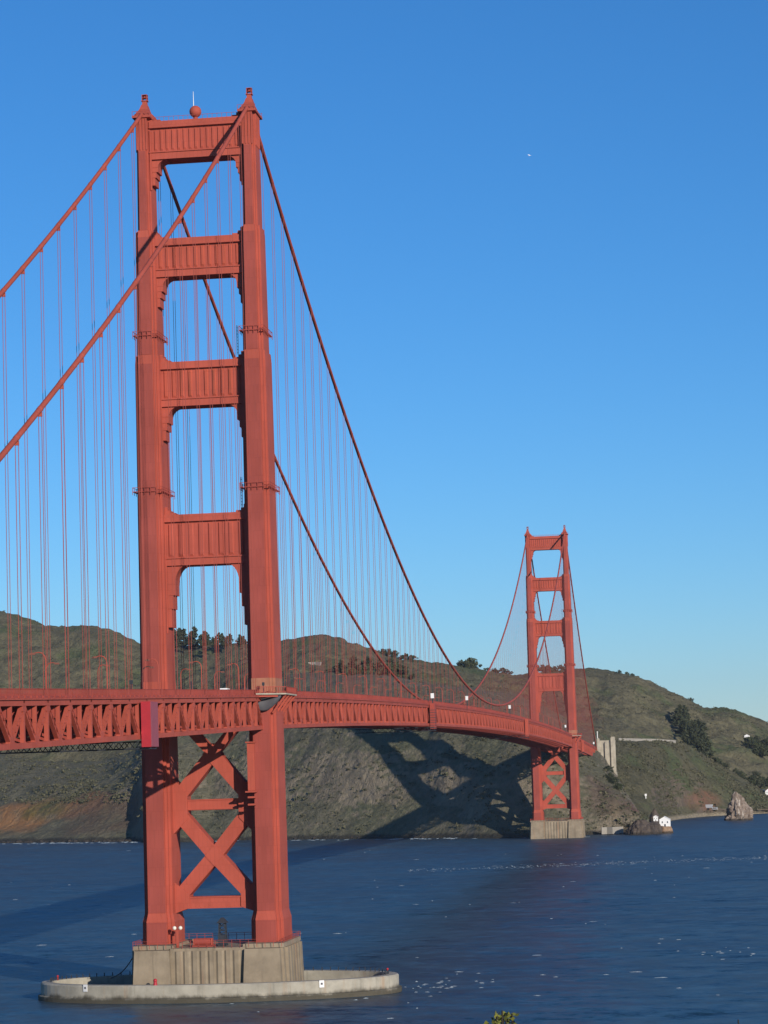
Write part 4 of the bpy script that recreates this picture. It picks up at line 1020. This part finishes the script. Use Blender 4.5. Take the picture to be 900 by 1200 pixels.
def make_tree(kind, h, seed):
    rg = random.Random(seed); tr = MB(); cr = MB()
    lean = rg.uniform(-.06, .06)*h
    tr.tube([(0, 0, -1), (lean*.3, 0, h*.35), (lean, 0, h*.85)], [h*.028, h*.02, h*.006], 7)
    if kind == 'cypress':                                # broad dark wind-shaped conifer
        for i in range(26):
            z = h*(.05+.93*i/26)+rg.uniform(-.4, .4); rad = h*.33*(1-(i/26)**2.2)*rg.uniform(.6, 1.15)+.6; a = rg.uniform(0, 6.28)
            bx, by = math.cos(a)*rad, math.sin(a)*rad; tr.tube([(lean*z/h, 0, z-.6), (lean*z/h+bx*.8, by*.8, z)], [h*.008, h*.003], 5)
            for q in range(40):
                f = rg.uniform(.1, 1.05); quad(cr, (lean*z/h+bx*f+rg.gauss(0, h*.035), by*f+rg.gauss(0, h*.035), z+rg.gauss(0, h*.022)), h*.034*rg.uniform(.6, 1.3), rg)
    else:                                                # rounded broadleaf, many clumps
        nb = 22
        for i in range(nb):
            a = rg.uniform(0, 6.28); el = rg.uniform(-.55, 1.45); rr = h*.42*rg.uniform(.35, 1.0)
            cx, cy, cz = lean+math.cos(a)*math.cos(el)*rr*1.3, math.sin(a)*math.cos(el)*rr*1.3, h*.42+math.sin(el)*rr*1.1
            tr.tube([(lean*.4, 0, h*.36), (cx*.8, cy*.8, cz-.3)], [h*.012, h*.004], 5)
            cs = h*.15*rg.uniform(.7, 1.2)
            for q in range(46):
                v = Vector((rg.gauss(0, 1), rg.gauss(0, 1), rg.gauss(0, 1))).normalized()*cs*rg.uniform(.5, 1.1); quad(cr, (cx+v.x, cy+v.y, cz+v.z*.8), h*.032*rg.uniform(.6, 1.3), rg)
    return tr, cr
def tree_proto(kind, h, seed, mat):
    t = thing('cypress_tree' if kind == 'cypress' else 'broadleaf_tree', (0, 0, 0), '', 'tree'); tr, cr = make_tree(kind, h, seed)
    tr.build('trunk', M['bark'], t); cr.build('crown', mat, t); return t
protos = {('cypress', i): tree_proto('cypress', 20, 40+i, M['leaf_dark']) for i in range(4)}
protos.update({('broad', i): tree_proto('broad', 16, 60+i, M['leaf_dark'] if i < 2 else M['leaf_mid']) for i in range(4)})
used = set()
def plant(kind, P, h, label, group):
    i = rnd.randrange(4); P = np.array(P)-np.array([0, 0, .2*h if 'skyline' in label else 0]); src = protos[(kind, i)]
    o = src if (kind, i) not in used else copy_tree(src); used.add((kind, i))
    o.location = tuple(P); o.scale = (h/(20 if kind == 'cypress' else 16),)*3; o.rotation_euler = (0, 0, rnd.uniform(0, 6.28)); tag(o, label, 'tree', group)
def rows_of(sheet, px, py_hint, dy=0):
    P = pick(sheet, px, py_hint) if py_hint else crest(sheet, px, 2, 4); return np.array(P)
for k in range(30):
    px = 203+k*3.0+rnd.uniform(-2, 2); P = crest('hills', px, 2.5, 3.2) + np.array([0, -rnd.uniform(5, 90), -4]); plant('cypress', P, (22 if k < 11 else 15)*rnd.uniform(.75, 1.1), 'dark conifer in the grove on the ridge seen between the tall tower legs', 'conifers on the ridge behind the tall tower')
for k in range(22):
    px = 396+k*3.7+rnd.uniform(-2, 2); P = pick('hills', px, 803-rnd.uniform(0, 3)); plant('cypress' if k % 3 else 'broad', P, rnd.uniform(19, 27), 'dark tree in the row on the brown slope just above the deck', 'dark trees in the row above the deck')
for px, h in ((542, 16), (549, 19), (556, 15), (547, 14)):
    plant('broad', crest('hills', px, 2.5, 3.2)+np.array([0, -4, -2]), h, 'rounded dark tree in the clump on the skyline left of the far tower', 'skyline tree clump left of the far tower')
for px, h in ((448, 11), (456, 14), (462, 12), (470, 10), (476, 12), (484, 9)):
    plant('broad', crest('hills', px, 2.5, 3.2)+np.array([0, -3, -1]), h, 'small dark tree on the skyline above the far main cable', 'skyline trees above the far cable')
for px, h in ((572, 9), (581, 10), (590, 9), (598, 8)):
    plant('broad', crest('hills', px, 2.5, 3.2)+np.array([0, -3, -1]), h, 'low bushy tree on the skyline just left of the far tower', 'low skyline trees beside the far tower')
for px, h in ((636, 15), (641, 13), (647, 10), (654, 10), (659, 11)):
    plant('broad', crest('hills', px, 2.5, 3.2)+np.array([0, -3, -1]), h, 'dark tree on the skyline seen between the far tower legs', 'skyline trees between the far tower legs')
for px, h in ((726, 7), (735, 6), (741, 5), (808, 7)):
    plant('broad', crest('hills', px, 2.5, 3.2)+np.array([0, -3, -1]), h, 'tiny tree on the bare skyline right of the far tower', 'tiny skyline trees right of the far tower')
for k in range(46):
    v = rnd.random(); px = 796+v*32+rnd.uniform(-8, 8); py = 845+v*42+rnd.uniform(-10, 14); plant('cypress', pick('hills', px, py)+np.array([0, 0, -2]), rnd.uniform(14, 22), 'dark tree in the dense wood on the slope at the upper right', 'dense dark wood on the right hillside')
for k in range(16):
    px = 882+rnd.uniform(-6, 26); py = 880+rnd.uniform(-8, 10); plant('broad', pick('hills', px, py)+np.array([0, 0, -1]), rnd.uniform(10, 16), 'dark tree in the grove at the right edge below the bare hill', 'grove at the right edge')
for k in range(24):
    v = rnd.random(); px = 822+v*85; py = 898+v*26+rnd.uniform(-7, 8); plant('broad', pick('hills', px, py)+np.array([0, 0, -1]), rnd.uniform(6, 12), 'bushy tree in the valley behind the lower right slope', 'valley trees behind the lower right slope')
for k in range(7):
    px = 712+k*2.2; py = 908+k*3.4+rnd.uniform(-3, 3); plant('broad', pick('headland', px, py)+np.array([0, 0, -1]), rnd.uniform(7, 11), 'dark bush-like tree on the bluff below the concrete pylon', 'trees below the concrete pylon')
# scrub: countless bushes over the slopes, one object per slope
def scrub(sheet, name, n, test, smin, smax, seed, mat):
    W, S_, rid = SHEETS[sheet]; rg = random.Random(seed); m = MB(); tries = 0; cnt = 0
    while cnt < n and tries < n*30:
        tries += 1; i = rg.randrange(W.shape[0]); j = rg.randrange(W.shape[1]); sx_, sy_ = S_[i, j]
        if not (-60 < sx_ < 960) or rid[j] < 1.2: continue
        P = W[i, j]
        if P[2] < 4 or (sheet == 'headland' and sx_ < 160 and sy_ > 942) or rg.random() > test(sx_, sy_, P): continue
        s = rg.uniform(smin, smax)*rg.choice((1, 1, 1, 1.6)); cnt += 1
        for q in range(9):
            v = Vector((rg.gauss(0, .6), rg.gauss(0, .6), abs(rg.gauss(0, .4))))*s; quad(m, (P[0]+v.x, P[1]+v.y, P[2]+v.z-.1), s*.42, rg)
    o = m.build(name, mat); o['kind'] = 'stuff'; return o
cl = lambda P, s, o=0: max(0.0, min(1.0, 1.6*(noise.fractal(Vector((P[0]/s+o, P[1]/s, P[2]/s)), 1, 2, 3)+.35)))
scrub('east_slope', 'scrub', 6500, lambda x, y, P: cl(P, 30), .45, 1.15, 1, M['leaf_scrub'])
scrub('hills', 'scrub', 3200, lambda x, y, P: cl(P, 120, 4)*(.25 if x < 790 and y < 800 else 1), .5, 1.2, 2, M['leaf_scrub'])
scrub('headland', 'scrub', 3600, lambda x, y, P: (.9 if x < 170 and y < 950 else .16)*cl(P, 50, 9), .6, 1.5, 3, M['leaf_scrub'])

# ------------------------------------------------------------------ shore boulders, surf, whitecaps
m = MB(); rg = random.Random(5)
for k in range(260):
    px = rg.uniform(684, 756); P, _ = on_z(px, 976.6+rg.uniform(-.6, 1.0), 0.0); r_ = rg.uniform(.6, 1.7)
    n0_ = len(m.v); m.ball((P[0], P[1]-4, .4), (r_, r_*.9, r_*.8), 6, 4)
    for i in range(n0_, len(m.v)): x, y, z = m.v[i]; f_ = 1+.25*noise.noise(Vector((x, y, z))); m.v[i] = (P[0]+(x-P[0])*f_, y, z*f_)
for k in range(300):
    px = rg.uniform(-40, 600); P, tt = on_z(px, 988-px*.0125, 0.0); r_ = rg.uniform(.8, 2.4)
    n0_ = len(m.v); m.ball((P[0]+rg.uniform(-3, 3), P[1]-rg.uniform(-3, 6), .1), (r_, r_*.9, r_*.9), 6, 4)
m.sm = [False]*len(m.sm)
o = m.build('shore_boulders', M['rock_dark']); o['kind'] = 'stuff'
k = NT('foam', .9, .1); k.color((.30, .36, .40)); M['foam'] = k.m
def crest_foam(m, x, y, L_, rg, hgt=.35):
    a = rg.uniform(-.5, .5); ca, sa = math.cos(a), math.sin(a); n = 5; top = []; w_ = L_*rg.uniform(.06, .14)
    b0 = []; b1 = []; t0 = []
    for i in range(n+1):
        u = i/n; xx = (u-.5)*L_; ww = w_*math.sin(math.pi*min(max(u, .08), .92))*rg.uniform(.6, 1.3); yy = rg.uniform(-.1, .1)*L_*.3
        for arr, dy, z in ((b0, -ww, -.06), (t0, 0, hgt*math.sin(math.pi*min(max(u, .08), .92))*rg.uniform(.6, 1.2)), (b1, ww, -.06)):
            arr.append((x+xx*ca-(yy+dy)*sa, y+xx*sa+(yy+dy)*ca, z))
    vs = b0+t0+b1; q = n+1; fs = []
    for i in range(n): fs += [(i, i+1, q+i+1, q+i), (q+i, q+i+1, 2*q+i+1, 2*q+i)]
    m.add(vs, fs)
m = MB(); rg = random.Random(21)
for k in range(170):
    px = rg.uniform(-30, 930); py = 990+205*rg.random()**1.2; P, tt = on_z(px, py, 0.0)
    if noise.noise(Vector((P[0]/120, P[1]/160, 0))) < -.05: continue
    crest_foam(m, P[0], P[1], rg.uniform(.5, 1.7)*rg.choice((.5, .8, 1, 2.2)), rg, .15)
for k in range(330):                                     # tide line of broken water
    u = rg.random(); px = 480+430*u; py = 1020.5-16*u+rg.gauss(0, 1.1); P, tt = on_z(px, py, 0.0); crest_foam(m, P[0], P[1], rg.uniform(.5, 2.4)*(1.7 if rg.random() < .12 else .5), rg, .10)
for (cx_, cy_, n_) in ((508, 1155, 26), (560, 1150, 8), (850, 1118, 16), (270, 1171, 8)):
    for k in range(n_): P, tt = on_z(cx_+rg.gauss(0, 20), cy_+rg.gauss(0, 4), 0.0); crest_foam(m, P[0], P[1], rg.uniform(.4, 1.5), rg, .12)
o = m.build('whitecaps', M['foam']); o['kind'] = 'stuff'
m = MB()
for k in range(230):
    px = rg.uniform(-50, 690)
    if px > 200 and rg.random() < .55: continue
    py = 988-px*.0122+rg.uniform(.3, 1.6); P, tt = on_z(px, py, 0.0); crest_foam(m, P[0], P[1], rg.uniform(1.5, 6), rg, .3)
o = m.build('surf', M['foam']); o['kind'] = 'stuff'

# ------------------------------------------------------------------ bird, foreground plants
B = at(620, 182, 850); t = thing('bird', tuple(B), 'tiny white bird gliding high in the empty blue sky', 'bird')
m = MB(); m.loft([[(.02*math.cos(a), y, .02*math.sin(a)) if abs(y) > .29 else (r_*math.cos(a), y, r_*math.sin(a)) for a in [i*math.pi/4 for i in range(8)]] for y, r_ in ((.3, .02), (.2, .07), (0, .1), (-.2, .07), (-.36, .03))], 0, True)
for sx in (-1, 1): m.add([(sx*.05, .12, .05), (sx*.05, -.12, .05), (sx*.4, -.05, .16), (sx*.4, .12, .17), (sx*.72, -.06, .08), (sx*.3, .1, .12)], [(0, 1, 2, 3), (3, 2, 4)])
m.build('body', M['white'], t); t.rotation_euler = (R(70), R(15), R(35))
M['leaf_yellow'] = leaf_mat('yellow_green_leaf', (.15, .16, .035), (.26, .24, .05))
M['twig'] = plain('dark_twig', (.035, .028, .022), .8)
def sprig(px, py, d, n, lab, leafy, spread=.055, mat='leaf_yellow'):
    P = at(px, py, d); zg = 50.5; t = thing('shrub', (P[0], P[1], zg), lab, 'shrub'); H = P[2]-zg; st = MB(); lf = MB(); rg = random.Random(int(px))
    for k in range(n):
        a = rg.uniform(0, 6.28); r_ = spread*math.sqrt(rg.random()); x, y = r_*math.cos(a), r_*math.sin(a); h = H*rg.uniform(.86, 1.0) if k else H
        st.tube([(x*.2, y*.2, -.05), (x*.6, y*.6, h*.5), (x, y, h)], [.008, .006, .004], 6)
        if leafy:
            for q in range(34):
                z = h-rg.random()**1.5*.45; c = Vector((x*z/h+rg.gauss(0, .018), y*z/h+rg.gauss(0, .018), z)); quad(lf, c, rg.uniform(.007, .014), rg)
    st.build('stem', M['twig'], t)
    if leafy: lf.build('leaves', M[mat], t)
sprig(590, 1187, 14, 46, 'yellow-green shrub tip poking up at the bottom edge below the oval ring', True)
sprig(868, 1195, 15, 2, 'dark bare twig poking up at the bottom edge near the right corner', False, .03)
sprig(587, 1184, 13.7, 1, 'dark upright twig beside the yellow-green shrub tip', False, .01)
for key in list(protos):
    if key not in used:
        for ch in list(protos[key].children): bpy.data.objects.remove(ch)
        bpy.data.objects.remove(protos[key])

# ------------------------------------------------------------------ air
HAZE = 2.2e-5
if HAZE:
    m = MB(); m.box(-7500, 7500, -7500, 8500, -9, 330); o = m.build('haze'); o['kind'] = 'stuff'
    hm = bpy.data.materials.new('haze'); hm.use_nodes = True; ht = hm.node_tree; ht.nodes.remove(ht.nodes['Principled BSDF'])
    pv = ht.nodes.new('ShaderNodeVolumePrincipled'); pv.inputs['Color'].default_value = (.78, .86, .95, 1); pv.inputs['Density'].default_value = HAZE; pv.inputs['Anisotropy'].default_value = .2
    ht.links.new(pv.outputs[0], ht.nodes['Material Output'].inputs['Volume']); o.data.materials.append(hm)
